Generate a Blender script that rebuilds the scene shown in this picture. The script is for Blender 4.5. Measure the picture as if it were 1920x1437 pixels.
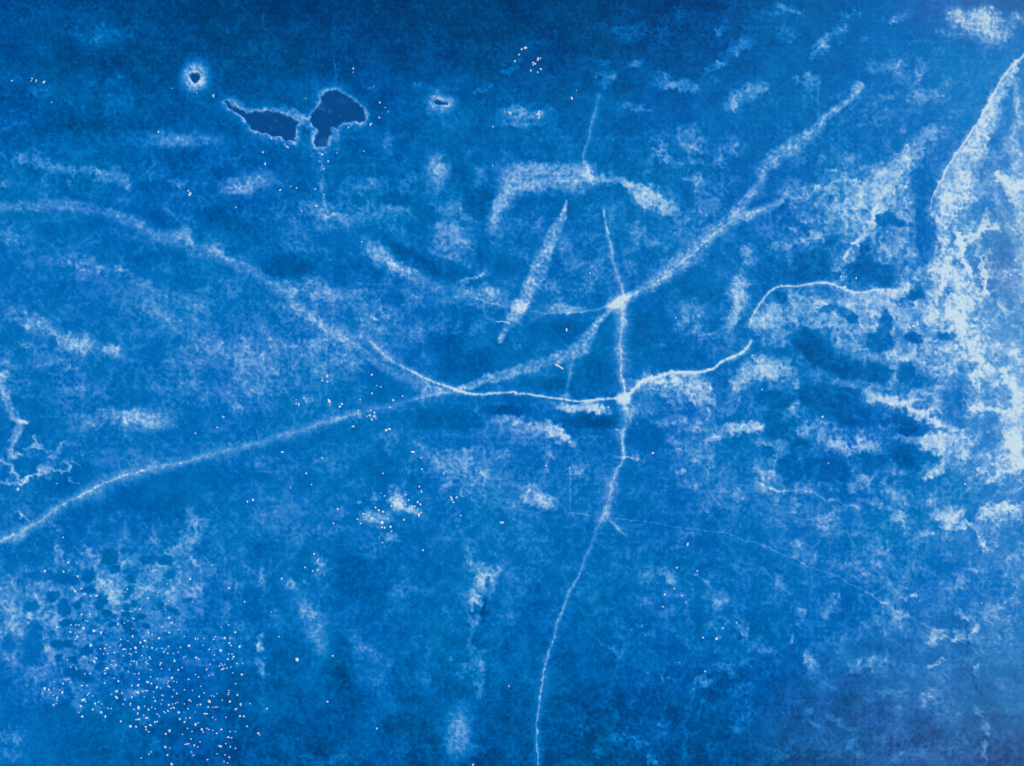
import bpy, math, random
import numpy as np

for o in list(bpy.data.objects):
    bpy.data.objects.remove(o)
scene = bpy.context.scene
PX = 0.05                                   # metres on the lake for one unit of the feature maps below

# ------------------------------------------------------------------ camera: a drone looking straight down
cam_d = bpy.data.cameras.new('camera'); cam = bpy.data.objects.new('camera', cam_d)
scene.collection.objects.link(cam); scene.camera = cam
CAM_H = 64.0
cam.location = (0, 0, CAM_H); cam.rotation_euler = (0, 0, 0)
cam_d.sensor_fit = 'HORIZONTAL'; cam_d.sensor_width = 36.0
cam_d.lens = 36.0 * CAM_H / (1920 * PX)
cam_d.clip_start = 0.5; cam_d.clip_end = 20000

# ------------------------------------------------------------------ overcast daylight
SUN_EL, SUN_AZ = 48.0, 55.0
world = bpy.data.worlds.new('World'); scene.world = world; world.use_nodes = True
nt = world.node_tree
bg = nt.nodes['Background']
sky = nt.nodes.new('ShaderNodeTexSky'); sky.sky_type = 'NISHITA'; sky.sun_disc = False
sky.sun_elevation = math.radians(SUN_EL); sky.sun_rotation = math.radians(SUN_AZ)
sky.altitude = 450
nt.links.new(sky.outputs[0], bg.inputs[0]); bg.inputs[1].default_value = 0.08
sun_d = bpy.data.lights.new('sun', 'SUN'); sun = bpy.data.objects.new('sun', sun_d)
scene.collection.objects.link(sun)
sun_d.energy = 1.5; sun_d.angle = math.radians(14); sun_d.color = (1.0, 0.95, 0.88)
# light travels from azimuth SUN_AZ (from +Y clockwise), elevation SUN_EL
sun.rotation_euler = (math.radians(90 - SUN_EL), 0, math.radians(180 - SUN_AZ))
scene.view_settings.view_transform = 'Standard'; scene.view_settings.look = 'None'
scene.view_settings.gamma = 1.0; scene.view_settings.use_curve_mapping = False
scene.view_settings.exposure = 0.46
scene.render.resolution_x = 1024; scene.render.resolution_y = 766

# FIELD BEGIN
# ------------------------------------------------------------------ the lake ice as maps: cloudiness of the ice with a painted vignette, and frost lying on it
import numpy as np
STEP = 1.8; MARG = 280
xc = np.arange(-MARG, 1920 + MARG + STEP, STEP); yc = np.arange(-MARG, 1437 + MARG + STEP, STEP)
def grow(a, n=56):
    g = STEP * np.cumsum(1.17 ** np.arange(1, n + 1))
    return np.concatenate([(a[0] - g)[::-1], a, a[-1] + g])
xs = grow(xc).astype(np.float32); ys = grow(yc).astype(np.float32)
X, Y = np.meshgrid(xs, ys)
NY, NX = X.shape
_rng = np.random.RandomState(7)
_perm = _rng.permutation(4096).astype(np.int32); _ang = (_rng.rand(4096) * 2 * np.pi).astype(np.float32)
_gx = np.cos(_ang); _gy = np.sin(_ang)
def perlin(x, y, seed=0):
    xi = np.floor(x); yi = np.floor(y); fx = x - xi; fy = y - yi
    xi = xi.astype(np.int64); yi = yi.astype(np.int64)
    u = fx * fx * fx * (fx * (fx * 6 - 15) + 10); v = fy * fy * fy * (fy * (fy * 6 - 15) + 10)
    def g(ix, iy, dx, dy):
        h = _perm[(_perm[(ix + seed * 131) & 4095] + iy) & 4095]
        return _gx[h] * dx + _gy[h] * dy
    a = g(xi, yi, fx, fy); b = g(xi + 1, yi, fx - 1, fy)
    c = g(xi, yi + 1, fx, fy - 1); d = g(xi + 1, yi + 1, fx - 1, fy - 1)
    a = a + (b - a) * u; c = c + (d - c) * u
    return (a + (c - a) * v) * 1.5
def fbm(x, y, scale, octs, seed, gain=0.55, ridged=False):
    s = 0; amp = 1.0; tot = 0; f = 1.0 / scale
    for o in range(octs):
        n = perlin(x * f + 17.3 * o, y * f - 9.1 * o, seed + o)
        if ridged: n = 1 - 2.2 * np.abs(n)
        s = s + n * amp; tot += amp; amp *= gain; f *= 2.03
    return (s / tot).astype(np.float32)
def sstep(a, b, x):
    t = np.clip((x - a) / (b - a), 0, 1); return t * t * (3 - 2 * t)

wx1 = fbm(X, Y, 46, 3, 11); wy1 = fbm(X, Y, 46, 3, 21)
wx2 = fbm(X, Y, 11, 2, 31); wy2 = fbm(X, Y, 11, 2, 41)
XB = X + 13 * wx1 + 8 * wx2; YB = Y + 13 * wy1 + 8 * wy2           # ragged edges for frost
XM = X + 6 * wx1 + 5 * wx2; YM = Y + 6 * wy1 + 5 * wy2
XL = X + 4.0 * wx1 + 2.0 * wx2; YL = Y + 4.0 * wy1 + 2.0 * wy2      # nearly straight for cracks
def box(x0, y0, x1, y1):
    return (slice(max(0, np.searchsorted(ys, y0)), np.searchsorted(ys, y1)), slice(max(0, np.searchsorted(xs, x0)), np.searchsorted(xs, x1)))
def blob(arr, x, y, rx, ry, ang=0, amp=.3, lo=.25, hi=1.35, mode='add', x_=None, y_=None):
    R = max(rx, ry) * hi + 30
    sl = box(x - R, y - R, x + R, y + R)
    xx = (XB if x_ is None else x_)[sl] - x; yy = (YB if y_ is None else y_)[sl] - y
    c, s = np.cos(np.radians(ang)), np.sin(np.radians(ang))
    r = np.sqrt(((xx * c + yy * s) / rx) ** 2 + ((-xx * s + yy * c) / ry) ** 2)
    m = 1 - sstep(lo, hi, r)
    if mode == 'add': arr[sl] = arr[sl] + amp * m * (1 - 0.45 * np.clip(arr[sl], 0, 1))
    elif mode == 'cut': arr[sl] = arr[sl] * (1 - amp * m)
    elif mode == 'max': arr[sl] = np.maximum(arr[sl], amp * m)
    return sl, m
def stroke(pts, W, crisp=False):
    """distance to a polyline: slice, distance, signed side, arc position, local width"""
    p = np.array(pts, dtype=np.float32); n = len(p)
    W = np.interp(np.linspace(0, 1, n), np.linspace(0, 1, len(W)), W) if hasattr(W, '__len__') else np.full(n, float(W))
    R = W.max() * 2.4 + 24
    sl = box(p[:, 0].min() - R, p[:, 1].min() - R, p[:, 0].max() + R, p[:, 1].max() + R)
    xx = (XL if crisp else XB)[sl]; yy = (YL if crisp else YB)[sl]
    D = np.full(xx.shape, 1e9, np.float32); S = np.zeros_like(D); WW = np.ones_like(D); SG = np.zeros_like(D); T = np.zeros_like(D)
    acc = 0.0; total = np.sqrt(((p[1:] - p[:-1]) ** 2).sum(1)).sum()
    for i in range(n - 1):
        a, b = p[i], p[i + 1]; e = b - a; L = float(np.hypot(*e)) + 1e-6
        q = ((xx - a[0]) * e[0] + (yy - a[1]) * e[1]) / L / L; t = np.clip(q, 0, 1)
        dx = xx - (a[0] + t * e[0]); dy = yy - (a[1] + t * e[1]); d = np.hypot(dx, dy)
        m = d < D
        D[m] = d[m]; S[m] = (acc + t * L)[m]; WW[m] = (W[i] + t * (W[i + 1] - W[i]))[m]; SG[m] = (e[0] * dy - e[1] * dx)[m] / L
        T[m] = ((acc + t * L) / total)[m]
        acc += L
    return sl, D, SG, S, T, WW
def poly_sd(pts, wob=1.0, pad=40):
    """signed distance (negative inside) to a closed outline, with slightly nibbled edges"""
    p = np.array(pts, np.float32)
    sl = box(p[:, 0].min() - pad, p[:, 1].min() - pad, p[:, 0].max() + pad, p[:, 1].max() + pad)
    xx = X[sl] + wob * 2.2 * wx2[sl] * 2; yy = Y[sl] + wob * 2.2 * wy2[sl] * 2
    D = np.full(xx.shape, 1e9, np.float32); ins = np.zeros(xx.shape, bool)
    for i in range(len(p)):
        a, b = p[i], p[(i + 1) % len(p)]; e = b - a; L2 = float((e ** 2).sum()) + 1e-6
        t = np.clip(((xx - a[0]) * e[0] + (yy - a[1]) * e[1]) / L2, 0, 1)
        D = np.minimum(D, np.hypot(xx - a[0] - t * e[0], yy - a[1] - t * e[1]))
        cond = (a[1] > yy) != (b[1] > yy)
        with np.errstate(divide='ignore', invalid='ignore'):
            xi = a[0] + (yy - a[1]) * e[0] / (e[1] if abs(e[1]) > 1e-9 else 1e-9)
        ins ^= cond & (xx < xi)
    return sl, np.where(ins, -D, D)
def rows(s):
    out = []
    for ln in s.strip().splitlines():
        ln = ln.split('#')[0].strip()
        if ln:
            for part in ln.split(';'):
                if part.strip(): out.append([float(v) for v in part.split()])
    return out

# ---- cloudiness of the ice plus a painted vignette, darker at top and corners (0 = darkest tone)
gy = [-90, 0, 60, 110, 160, 230, 300, 450, 650, 850, 950, 1100, 1200, 1300, 1380, 1437, 1530]
gx = [-90, 0, 200, 500, 900, 1250, 1500, 1700, 1800, 1920, 2010]
G = [
[.14,.14,.12,.08,.07,.08,.16,.26,.30,.24,.24],
[.15,.15,.13,.08,.08,.10,.20,.30,.32,.26,.26],
[.16,.16,.14,.11,.11,.14,.24,.31,.36,.40,.40],
[.17,.17,.14,.14,.14,.17,.26,.33,.38,.42,.42],
[.19,.19,.17,.18,.18,.22,.27,.34,.40,.44,.44],
[.21,.21,.21,.22,.23,.25,.28,.35,.42,.54,.54],
[.26,.26,.24,.24,.27,.27,.29,.34,.47,.60,.62],
[.32,.32,.30,.28,.30,.30,.31,.35,.50,.62,.64],
[.34,.34,.33,.33,.31,.32,.31,.36,.52,.62,.64],
[.34,.34,.32,.32,.31,.31,.30,.33,.46,.64,.66],
[.31,.31,.30,.32,.31,.31,.31,.34,.39,.46,.46],
[.33,.33,.31,.29,.29,.28,.31,.34,.38,.44,.44],
[.31,.31,.29,.27,.26,.25,.27,.31,.34,.40,.40],
[.29,.29,.25,.21,.20,.19,.22,.26,.29,.33,.33],
[.27,.27,.22,.18,.17,.16,.18,.21,.23,.23,.23],
[.24,.24,.19,.16,.14,.14,.15,.18,.19,.19,.19],
[.24,.24,.19,.16,.14,.14,.15,.18,.19,.19,.19]]
G = np.array(G, np.float32)
def bilerp():
    xx = np.clip(X, -90, 2010) + 30 * wx1; yy = np.clip(Y, -90, 1530) + 30 * wy1
    ix = np.clip(np.searchsorted(gx, xx.ravel(), 'right') - 1, 0, len(gx) - 2).reshape(X.shape)
    iy = np.clip(np.searchsorted(gy, yy.ravel(), 'right') - 1, 0, len(gy) - 2).reshape(X.shape)
    gxa = np.array(gx, np.float32); gya = np.array(gy, np.float32)
    tx = np.clip((xx - gxa[ix]) / (gxa[ix + 1] - gxa[ix]), 0, 1); ty = np.clip((yy - gya[iy]) / (gya[iy + 1] - gya[iy]), 0, 1)
    tx = tx * tx * (3 - 2 * tx); ty = ty * ty * (3 - 2 * ty)
    return (G[iy, ix] * (1 - tx) + G[iy, ix + 1] * tx) * (1 - ty) + (G[iy + 1, ix] * (1 - tx) + G[iy + 1, ix + 1] * tx) * ty
cloud = bilerp().astype(np.float32)  # ice tone, with the vignette's dark top and corners painted in
cloud += 0.030 * fbm(X, Y, 130, 4, 51)
SOFT = rows('''
45 440 30 28 0 .10; 170 500 50 30 0 .08; 300 560 140 55 25 .06; 440 690 90 50 10 .08; 60 600 60 25 20 .08
640 430 90 40 0 .07; 900 440 60 60 0 .06; 650 600 120 60 20 .07; 520 960 90 45 0 .08; 880 860 110 60 0 .08
1000 930 90 40 0 .07; 1300 860 90 60 0 .06; 1500 980 120 60 20 .06; 1250 1110 60 50 0 .06; 580 1160 30 60 -20 .07
700 1250 40 80 -25 .06; 900 1100 50 60 0 .08; 320 1100 120 40 -10 .08; 40 1180 50 70 0 .12; 100 1260 60 40 0 .05; 40 1400 70 50 0 .07
1450 390 80 40 -25 .04; 1640 370 90 60 -35 .06; 1600 580 120 50 0 .07; 1250 740 80 40 0 .05; 1870 1040 60 70 0 .06; 1740 1270 60 70 0 .05
60 60 80 40 0 .02; 180 65 60 30 0 .05; 150 170 110 22 5 .04; 600 165 120 18 0 .05; 820 155 100 20 0 .05; 1330 190 80 50 0 .05
1850 780 70 120 0 .06; 1840 620 60 60 0 .06; 1400 1350 40 40 0 .04; 1550 1220 60 80 0 .03; 730 1390 90 30 0 .03; 860 1370 34 50 0 .05
''')
for b in SOFT: blob(cloud, b[0], b[1], b[2], b[3], b[4], b[5], .0, 1.6)
DARK = rows('''
1812 1212 8 30 -10 .14; 1826 1275 10 34 -18 .13; 1808 1168 7 14 0 .11; 909 1140 7 32 8 .15; 905 1190 10 30 0 .05; 897 1100 5 12 0 .08; 1815 1250 8 16 0 .05; 912 1240 12 40 0 .03; 480 1035 14 24 0 .04; 415 1010 70 8 0 .03;
210 115 60 18 0 .03; 400 25 150 20 0 .02; 1160 155 40 22 0 .05; 1345 178 20 16 0 .08; 1560 130 60 16 -20 .04
150 240 60 30 0 .03; 640 270 60 30 0 .03; 740 290 25 25 0 .04; 340 430 90 12 25 .05; 430 415 60 22 20 .06; 540 500 50 30 0 .07
780 480 100 16 33 .07; 900 470 14 28 0 .07; 890 380 40 36 0 .06; 840 650 60 45 20 .05; 895 685 36 32 0 .05
300 960 90 25 -12 .03; 250 700 60 30 0 .03; 850 790 90 28 0 .05; 1130 792 56 15 0 .09; 950 770 40 12 0 .08; 1060 620 70 18 0 .04; 1120 700 34 36 0 .04; 1040 722 50 14 0 .05; 1210 620 40 40 0 .03
760 890 70 40 0 .04; 680 1080 70 70 0 .04; 640 1260 30 40 -20 .04; 900 1200 20 60 0 .05; 1130 1150 60 110 20 .02; 1120 1380 70 60 0 .02
1660 720 30 25 0 .06; 1580 690 26 24 0 .06; 1860 730 36 40 0 .08; 1800 760 20 40 0 .08; 1870 470 34 44 0 .14; 1865 285 26 40 -20 .14; 1895 225 18 14 0 .10
1860 810 20 34 -10 .14; 1805 745 16 34 0 .06; 1868 790 16 30 0 .06; 1855 590 26 20 0 .04; 1885 470 26 50 0 .08; 1700 870 34 28 0 .06; 1870 1090 30 26 0 .12; 1800 1240 16 50 -15 .05; 1870 1425 40 24 0 .05; 1735 450 26 70 0 .05
1855 395 26 30 0 .06; 1865 545 16 24 0 .10; 1780 905 40 24 0 .05; 1620 1290 60 50 0 .03; 300 780 10 8 0 .0
''')
for b in DARK: blob(cloud, b[0], b[1], b[2], b[3], b[4], -b[5], .2, 1.3)

# ---- rough frost coverage: broken up by noise, so it has ragged wisps and holes
cov = np.zeros_like(X)
cov += 0.10 + 0.10 * np.clip(fbm(X, Y, 110, 3, 61) * 1.6, -1, 1)
cov *= np.clip(0.35 + sstep(60, 420, Y) * 0.65 + 0.4 * sstep(1150, 1500, X), 0, 1.2)
cov -= 0.07 * sstep(1180, 1330, Y) * (1 - 0.3 * sstep(1400, 1900, X))
ROUGH = rows('''
# top left
180 62 60 26 0 .22; 235 60 20 12 0 .18; 75 170 28 10 15 .30; 190 152 60 16 5 .22; 225 165 26 8 30 .22; 130 190 22 11 0 .28; 30 148 16 12 0 .2; 30 228 32 16 0 .26
22 292 34 18 0 .36; 90 305 55 20 10 .34; 150 322 50 16 10 .32; 205 332 36 18 0 .40; 238 345 20 9 55 .35; 122 346 16 6 0 .3; 340 345 26 9 0 .28; 450 350 20 14 -30 .32
370 192 24 6 25 .22; 205 195 18 16 0 .15; 220 205 10 20 0 .2; 10 350 30 8 0 .2; 300 330 40 18 0 .2; 420 300 40 14 0 .12; 270 310 20 30 0 .12
# top middle
530 214 60 6 3 .2; 700 165 40 8 0 .15; 785 160 14 7 -30 .35; 815 163 22 6 0 .28; 845 160 12 6 0 .28; 725 270 13 26 0 .30; 775 215 20 8 0 .2; 965 225 30 20 0 .34; 1000 215 34 16 -5 .34; 950 208 20 8 0 .25
900 165 30 5 -20 .22; 860 240 20 18 -30 .18; 895 320 12 20 0 .25; 880 285 10 10 0 .25; 895 350 20 14 0 .3; 700 340 30 22 0 .22; 760 345 34 20 0 .22; 640 350 40 20 0 .15
1140 150 28 9 -30 .40; 1125 140 18 8 0 .28; 1185 118 20 7 0 .30; 1240 150 24 18 10 .36; 1275 162 36 16 10 .44; 1300 165 12 8 0 .4; 1345 125 16 5 -35 .34; 1322 135 14 5 -30 .3; 1385 88 38 16 -25 .34; 1345 60 10 10 0 .3; 1340 150 16 8 0 .28
1190 205 34 10 6 .36; 1395 178 36 16 -25 .52; 1432 165 20 11 0 .5; 1370 200 16 12 -30 .4; 1285 250 20 20 0 .42; 1300 268 26 18 0 .5; 1242 285 20 16 0 .5; 1250 300 14 8 0 .4; 1300 308 28 10 0 .38; 1220 300 12 16 0 .3; 1350 300 12 20 -20 .36; 1295 335 10 7 0 .45; 1370 275 30 16 0 .26; 1310 345 12 14 0 .3; 1230 250 30 20 0 .15
1125 115 20 10 0 .2; 1030 260 60 30 0 .06; 1205 65 60 20 0 .16; 1260 30 40 15 0 .12; 1440 30 40 20 0 .15; 1420 150 20 10 0 .2
# top right
1540 92 30 14 -42 .48; 1545 75 20 14 -30 .40; 1578 60 12 22 10 .38; 1480 20 22 8 10 .38; 1500 28 10 6 30 .38; 1590 30 16 8 0 .32; 1505 148 22 12 -10 .40; 1530 155 26 14 0 .28; 1475 60 20 20 0 .2; 1610 25 12 10 0 .25; 1625 70 14 10 0 .2
1670 36 18 8 -15 .34; 1690 30 20 10 0 .2; 1672 118 26 18 -15 .42; 1640 125 20 12 0 .30; 1722 140 12 9 0 .44; 1608 165 14 12 0 .42; 1600 190 12 8 0 .2; 1730 180 34 18 -10 .40; 1715 150 30 30 0 .18; 1665 180 16 10 0 .25; 1770 165 26 20 0 .2; 1750 245 24 14 -10 .46; 1785 215 20 16 -30 .28
1725 275 40 24 -40 .50; 1690 305 40 24 -40 .56; 1660 330 46 26 -35 .60; 1635 355 46 22 -30 .56; 1590 325 30 10 -15 .34; 1600 300 20 16 0 .3; 1560 320 14 12 0 .34; 1545 335 16 10 0 .3; 1690 245 14 8 -40 .36; 1665 255 8 8 -30 .36; 1530 300 12 8 0 .3; 1640 215 30 20 0 .2; 1690 200 30 16 -20 .2; 1500 300 20 10 0 .25
1800 40 26 16 20 .42; 1780 62 34 10 0 .34; 1850 30 30 14 0 .4; 1905 35 22 16 -40 .45; 1790 25 20 10 0 .2
# broad middle left
640 400 50 22 5 .34; 700 395 50 20 0 .30; 590 392 34 9 20 .42; 745 392 30 20 -10 .36; 500 395 50 28 0 .24; 735 430 24 12 0 .32; 560 460 60 22 0 .16; 690 350 30 14 0 .2
840 440 34 26 10 .48; 825 425 16 10 0 .36; 860 455 22 28 0 .44; 835 480 30 14 30 .32; 870 500 22 10 40 .34; 930 450 14 18 0 .22; 895 520 22 8 -35 .42; 850 390 40 14 20 .24; 880 405 30 8 30 .24; 750 500 70 16 32 .32; 600 545 36 22 20 .36; 545 535 40 18 30 .40; 580 590 40 16 35 .36; 620 560 40 30 0 .24; 540 590 40 20 20 .3
700 560 80 36 15 .26; 790 560 60 24 10 .28; 720 610 80 30 10 .26; 640 640 70 30 20 .28; 560 650 80 40 10 .26; 820 610 50 20 0 .24; 480 640 60 40 0 .26; 480 700 70 40 0 .30; 400 660 80 30 5 .24; 380 640 34 20 0 .34; 600 700 90 30 0 .24; 330 700 60 30 0 .18; 660 680 40 20 20 .26
155 500 40 26 10 .36; 210 505 32 12 0 .34; 245 520 34 10 35 .34; 280 540 34 10 30 .32; 300 590 80 40 20 .20; 360 560 60 24 20 .22; 430 540 50 20 20 .24; 420 480 40 12 10 .12; 20 440 26 22 0 .34; 60 480 60 40 0 .1
35 592 36 14 15 .40; 80 612 34 16 25 .42; 125 638 34 20 20 .46; 148 655 24 14 10 .44; 208 655 26 14 10 .44; 180 645 20 10 0 .3; 60 650 40 12 20 .22; 110 680 60 14 10 .24; 10 690 18 26 0 .40; 40 720 30 12 0 .25
170 740 60 20 5 .26; 200 780 60 16 0 .38; 160 795 30 14 0 .32; 130 720 40 14 0 .24; 320 760 40 12 0 .24; 120 760 20 10 0 .2; 250 820 40 14 0 .16; 160 850 20 10 0 .2; 480 740 60 30 0 .26; 440 770 40 30 0 .2; 350 735 50 20 0 .2
880 545 30 12 20 .34; 920 575 26 8 20 .26; 960 640 30 10 -60 .22; 900 620 18 20 0 .16; 850 650 20 14 20 .2; 780 620 14 20 -30 .3
# centre
1215 372 34 16 20 .58; 1250 386 24 14 20 .58; 1195 350 20 10 20 .44; 1175 340 20 8 0 .3; 1200 450 24 20 0 .32; 1225 460 14 8 0 .36; 1195 430 24 14 0 .26; 1290 420 34 30 0 .24; 1330 390 30 22 0 .26; 1040 460 20 16 0 .2; 1060 470 12 26 0 .28; 1030 540 30 14 0 .32; 1090 545 20 14 0 .34; 1120 500 24 30 0 .26; 1080 500 30 24 0 .22; 1010 420 16 10 -40 .32; 1180 505 20 14 0 .28; 1150 400 16 30 0 .16; 1235 500 30 20 0 .14; 970 420 26 30 0 .22; 985 480 24 16 0 .22; 1105 535 12 20 0 .24
1150 480 60 60 0 .08; 1260 440 60 60 0 .1; 1330 350 40 30 0 .16
1400 470 16 16 0 .40; 1412 490 14 14 0 .36; 1400 500 16 30 0 .30; 1385 540 18 26 0 .40; 1375 575 16 30 0 .36; 1365 600 14 14 0 .36; 1295 572 20 14 15 .46; 1300 592 24 16 -10 .46; 1275 610 20 10 -30 .44; 1310 625 24 12 10 .44; 1340 628 22 10 0 .40; 1240 640 14 10 10 .40; 1232 655 8 8 0 .3; 1262 548 10 8 0 .3; 1340 600 40 30 0 .16; 1275 655 8 6 0 .4; 1370 620 10 40 0 .28; 1205 622 10 6 0 .25
# right wisps
1500 360 70 14 -5 .38; 1560 355 60 16 -10 .42; 1600 395 60 26 -20 .46; 1640 380 40 24 -40 .50; 1540 390 50 14 -10 .38; 1630 425 16 40 28 .50; 1600 460 20 16 -40 .50; 1585 478 16 12 0 .46; 1525 448 30 9 -15 .50; 1480 455 34 12 -15 .46; 1450 470 16 14 0 .40; 1500 430 30 16 0 .36; 1450 500 16 20 0 .3; 1440 430 20 16 0 .25; 1475 490 12 22 0 .3; 1505 470 10 16 20 .36
1570 500 24 14 10 .46; 1570 520 30 10 -20 .38; 1655 455 30 16 0 .36; 1675 480 18 24 0 .44; 1650 490 24 10 0 .36; 1690 440 16 40 0 .34; 1700 390 20 40 0 .18; 1720 490 30 26 0 .24; 1740 515 22 14 0 .42; 1650 425 20 6 0 .3; 1720 415 30 5 0 .2; 1690 365 20 16 0 .3; 1770 395 30 20 0 .2
1432 585 16 12 0 .56; 1425 610 14 18 0 .6; 1450 600 24 24 0 .52; 1470 625 24 14 30 .44; 1445 640 16 12 0 .46; 1500 560 40 16 0 .50; 1540 580 44 20 10 .50; 1590 572 40 18 10 .54; 1640 580 50 18 0 .52; 1640 560 60 8 5 .44; 1560 610 40 16 30 .50; 1585 640 26 16 30 .40; 1620 610 24 12 0 .36; 1535 600 20 8 0 .36; 1490 590 40 22 0 .30
1690 540 26 16 -20 .66; 1675 550 30 10 0 .56; 1720 575 30 7 -8 .46; 1700 600 60 20 5 .44; 1750 590 40 20 -20 .46; 1690 630 30 14 10 .42; 1690 660 40 18 10 .44; 1730 680 40 18 10 .40; 1740 650 30 16 0 .38; 1650 660 34 14 0 .40; 1610 660 16 20 0 .36; 1720 520 18 10 30 .46; 1745 625 20 8 0 .42
1395 705 28 18 -40 .56; 1430 690 40 22 -10 .60; 1450 700 30 16 0 .56; 1415 672 14 9 30 .44; 1375 740 14 24 10 .44; 1365 770 12 16 0 .38; 1470 690 16 16 0 .44; 1490 715 8 18 0 .54; 1500 728 9 16 -10 .50; 1535 680 7 16 -20 .44; 1550 695 12 10 0 .36; 1580 715 18 12 20 .44; 1600 725 20 9 20 .44
1230 712 30 10 -5 .54; 1270 710 50 12 0 .58; 1310 722 30 10 20 .54; 1240 738 34 10 0 .44; 1290 745 40 14 10 .46; 1325 745 22 10 10 .44; 1330 775 14 16 10 .36; 1265 762 24 12 0 .30; 1280 790 22 14 0 .36; 1245 795 14 12 0 .36; 1205 770 30 18 0 .28; 1300 800 40 16 0 .24; 1185 790 12 24 0 .36
1395 800 44 12 -8 .70; 1375 808 20 9 -20 .56; 1425 800 14 9 0 .66; 1335 790 26 30 20 .26; 1330 826 30 10 -30 .56; 1345 818 16 8 0 .5; 1270 840 34 16 20 .38; 1310 860 26 20 20 .38; 1330 880 16 18 0 .30; 1440 832 34 10 10 .40; 1450 850 20 16 -20 .38; 1465 845 6 6 0 .6
1358 820 5 14 0 .4; 1340 930 24 14 -45 .48; 1322 950 14 12 0 .46; 1390 920 40 12 -10 .28; 1420 885 14 16 0 .48; 1440 890 22 10 -40 .46; 1412 872 6 12 0 .3; 1260 870 14 20 0 .22; 1275 885 12 8 0 .34; 1240 925 20 12 -20 .30; 1290 910 16 10 0 .28; 1440 920 40 10 20 .46; 1310 1000 50 14 0 .18; 1370 940 30 20 0 .16; 1348 895 6 10 0 .4; 1190 925 20 12 0 .16
1660 752 44 14 5 .80; 1700 760 34 15 10 .76; 1720 740 20 9 -5 .66; 1735 780 30 12 25 .74; 1760 795 14 9 0 .62; 1625 728 20 10 40 .62; 1645 740 20 10 30 .56; 1735 735 8 8 0 .5; 1600 710 20 6 10 .4
1492 765 14 17 0 .56; 1480 778 12 8 0 .4; 1550 755 16 18 0 .48; 1508 810 12 16 30 .48; 1520 800 10 8 0 .48; 1540 800 12 12 0 .54; 1541 818 9 16 0 .58; 1570 830 26 10 25 .64; 1560 842 20 10 10 .60; 1600 843 30 9 0 .52; 1630 838 24 12 10 .60; 1580 818 14 6 20 .4; 1620 828 20 6 30 .46; 1660 835 6 4 0 .5; 1425 798 12 9 0 .56; 1500 830 6 8 0 .4
1720 823 26 6 5 .60; 1760 830 40 18 10 .60; 1790 815 34 16 0 .56; 1770 805 20 14 -50 .50; 1810 830 26 16 30 .50; 1800 850 22 9 20 .52; 1740 838 20 8 0 .40; 1750 875 20 8 40 .60; 1745 888 24 9 -20 .66; 1732 895 10 4 0 .6; 1765 870 14 7 -30 .5; 1870 880 60 20 -5 .34; 1840 860 30 12 0 .36; 1690 808 8 9 0 .45; 1700 820 8 4 0 .4
1455 850 20 9 30 .40; 1450 870 14 20 30 .34; 1520 870 20 10 -50 .26; 1490 865 14 5 -10 .30; 1610 892 14 10 0 .48; 1600 910 12 18 -10 .50; 1620 905 14 16 0 .36; 1642 893 7 5 0 .58; 1630 900 12 4 -30 .4; 1660 915 14 10 0 .46; 1680 925 20 16 20 .44; 1670 920 10 4 0 .5; 1690 940 14 14 0 .4; 1720 945 14 14 0 .30
1690 975 18 16 20 .46; 1695 1000 12 12 30 .46; 1680 965 14 10 0 .36; 1740 1000 20 8 0 .3; 1775 965 34 14 -15 .60; 1790 980 26 9 10 .58; 1770 985 14 6 0 .5; 1825 990 30 7 28 .52; 1835 1005 14 12 60 .54; 1845 1020 12 6 50 .60; 1870 952 34 13 -10 .60; 1895 945 20 12 0 .46; 1885 970 30 9 0 .34; 1850 975 20 20 0 .3; 1865 1010 20 20 45 .24
1550 975 24 20 10 .38; 1555 965 10 10 0 .36; 1480 960 30 9 0 .28; 1520 1035 34 12 30 .36; 1510 1050 20 10 0 .34; 1490 1020 20 10 0 .26; 1600 1070 40 14 30 .26; 1590 1060 20 8 0 .28; 1640 1050 40 14 30 .26; 1660 1030 30 10 0 .22; 1640 945 40 9 10 .3; 1700 1060 40 20 20 .2; 1460 985 20 10 0 .26; 1470 940 30 8 0 .28
# lower middle
1090 770 50 9 5 .40; 1000 800 60 14 12 .30; 1060 822 40 14 15 .34; 1055 763 20 8 0 .50; 1100 766 22 9 15 .52; 1125 772 16 9 0 .50; 1135 765 14 7 -20 .38; 1080 761 50 6 0 .44; 1145 808 12 8 0 .46; 1165 805 10 14 0 .34; 1130 825 26 8 -10 .26; 990 795 40 10 5 .38; 960 790 30 9 0 .34; 1030 805 34 14 20 .44; 1055 820 24 10 25 .52; 930 790 30 9 10 .32; 900 770 16 12 40 .34; 980 820 50 18 10 .26; 1040 845 40 16 0 .24; 1020 870 9 26 10 .42; 1025 860 8 16 20 .3
1010 935 34 16 20 .48; 1020 950 22 12 20 .44; 990 920 30 16 0 .38; 985 900 30 14 0 .24; 960 950 30 14 0 .26; 1085 885 18 14 20 .40; 1080 880 14 10 0 .4; 1100 870 20 14 0 .2; 1100 900 14 10 0 .2; 1060 900 60 40 0 .08
880 845 34 20 -10 .40; 865 860 24 24 0 .40; 800 855 40 14 20 .28; 830 875 30 18 20 .30; 880 890 30 26 0 .34; 920 900 30 30 0 .22; 840 900 30 16 0 .24; 940 850 30 20 0 .18; 870 925 20 14 0 .26; 960 870 30 20 0 .16; 910 940 30 16 0 .18; 760 860 30 9 20 .22; 730 830 20 20 0 .26; 740 845 30 9 30 .26; 790 830 30 10 10 .22
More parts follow.
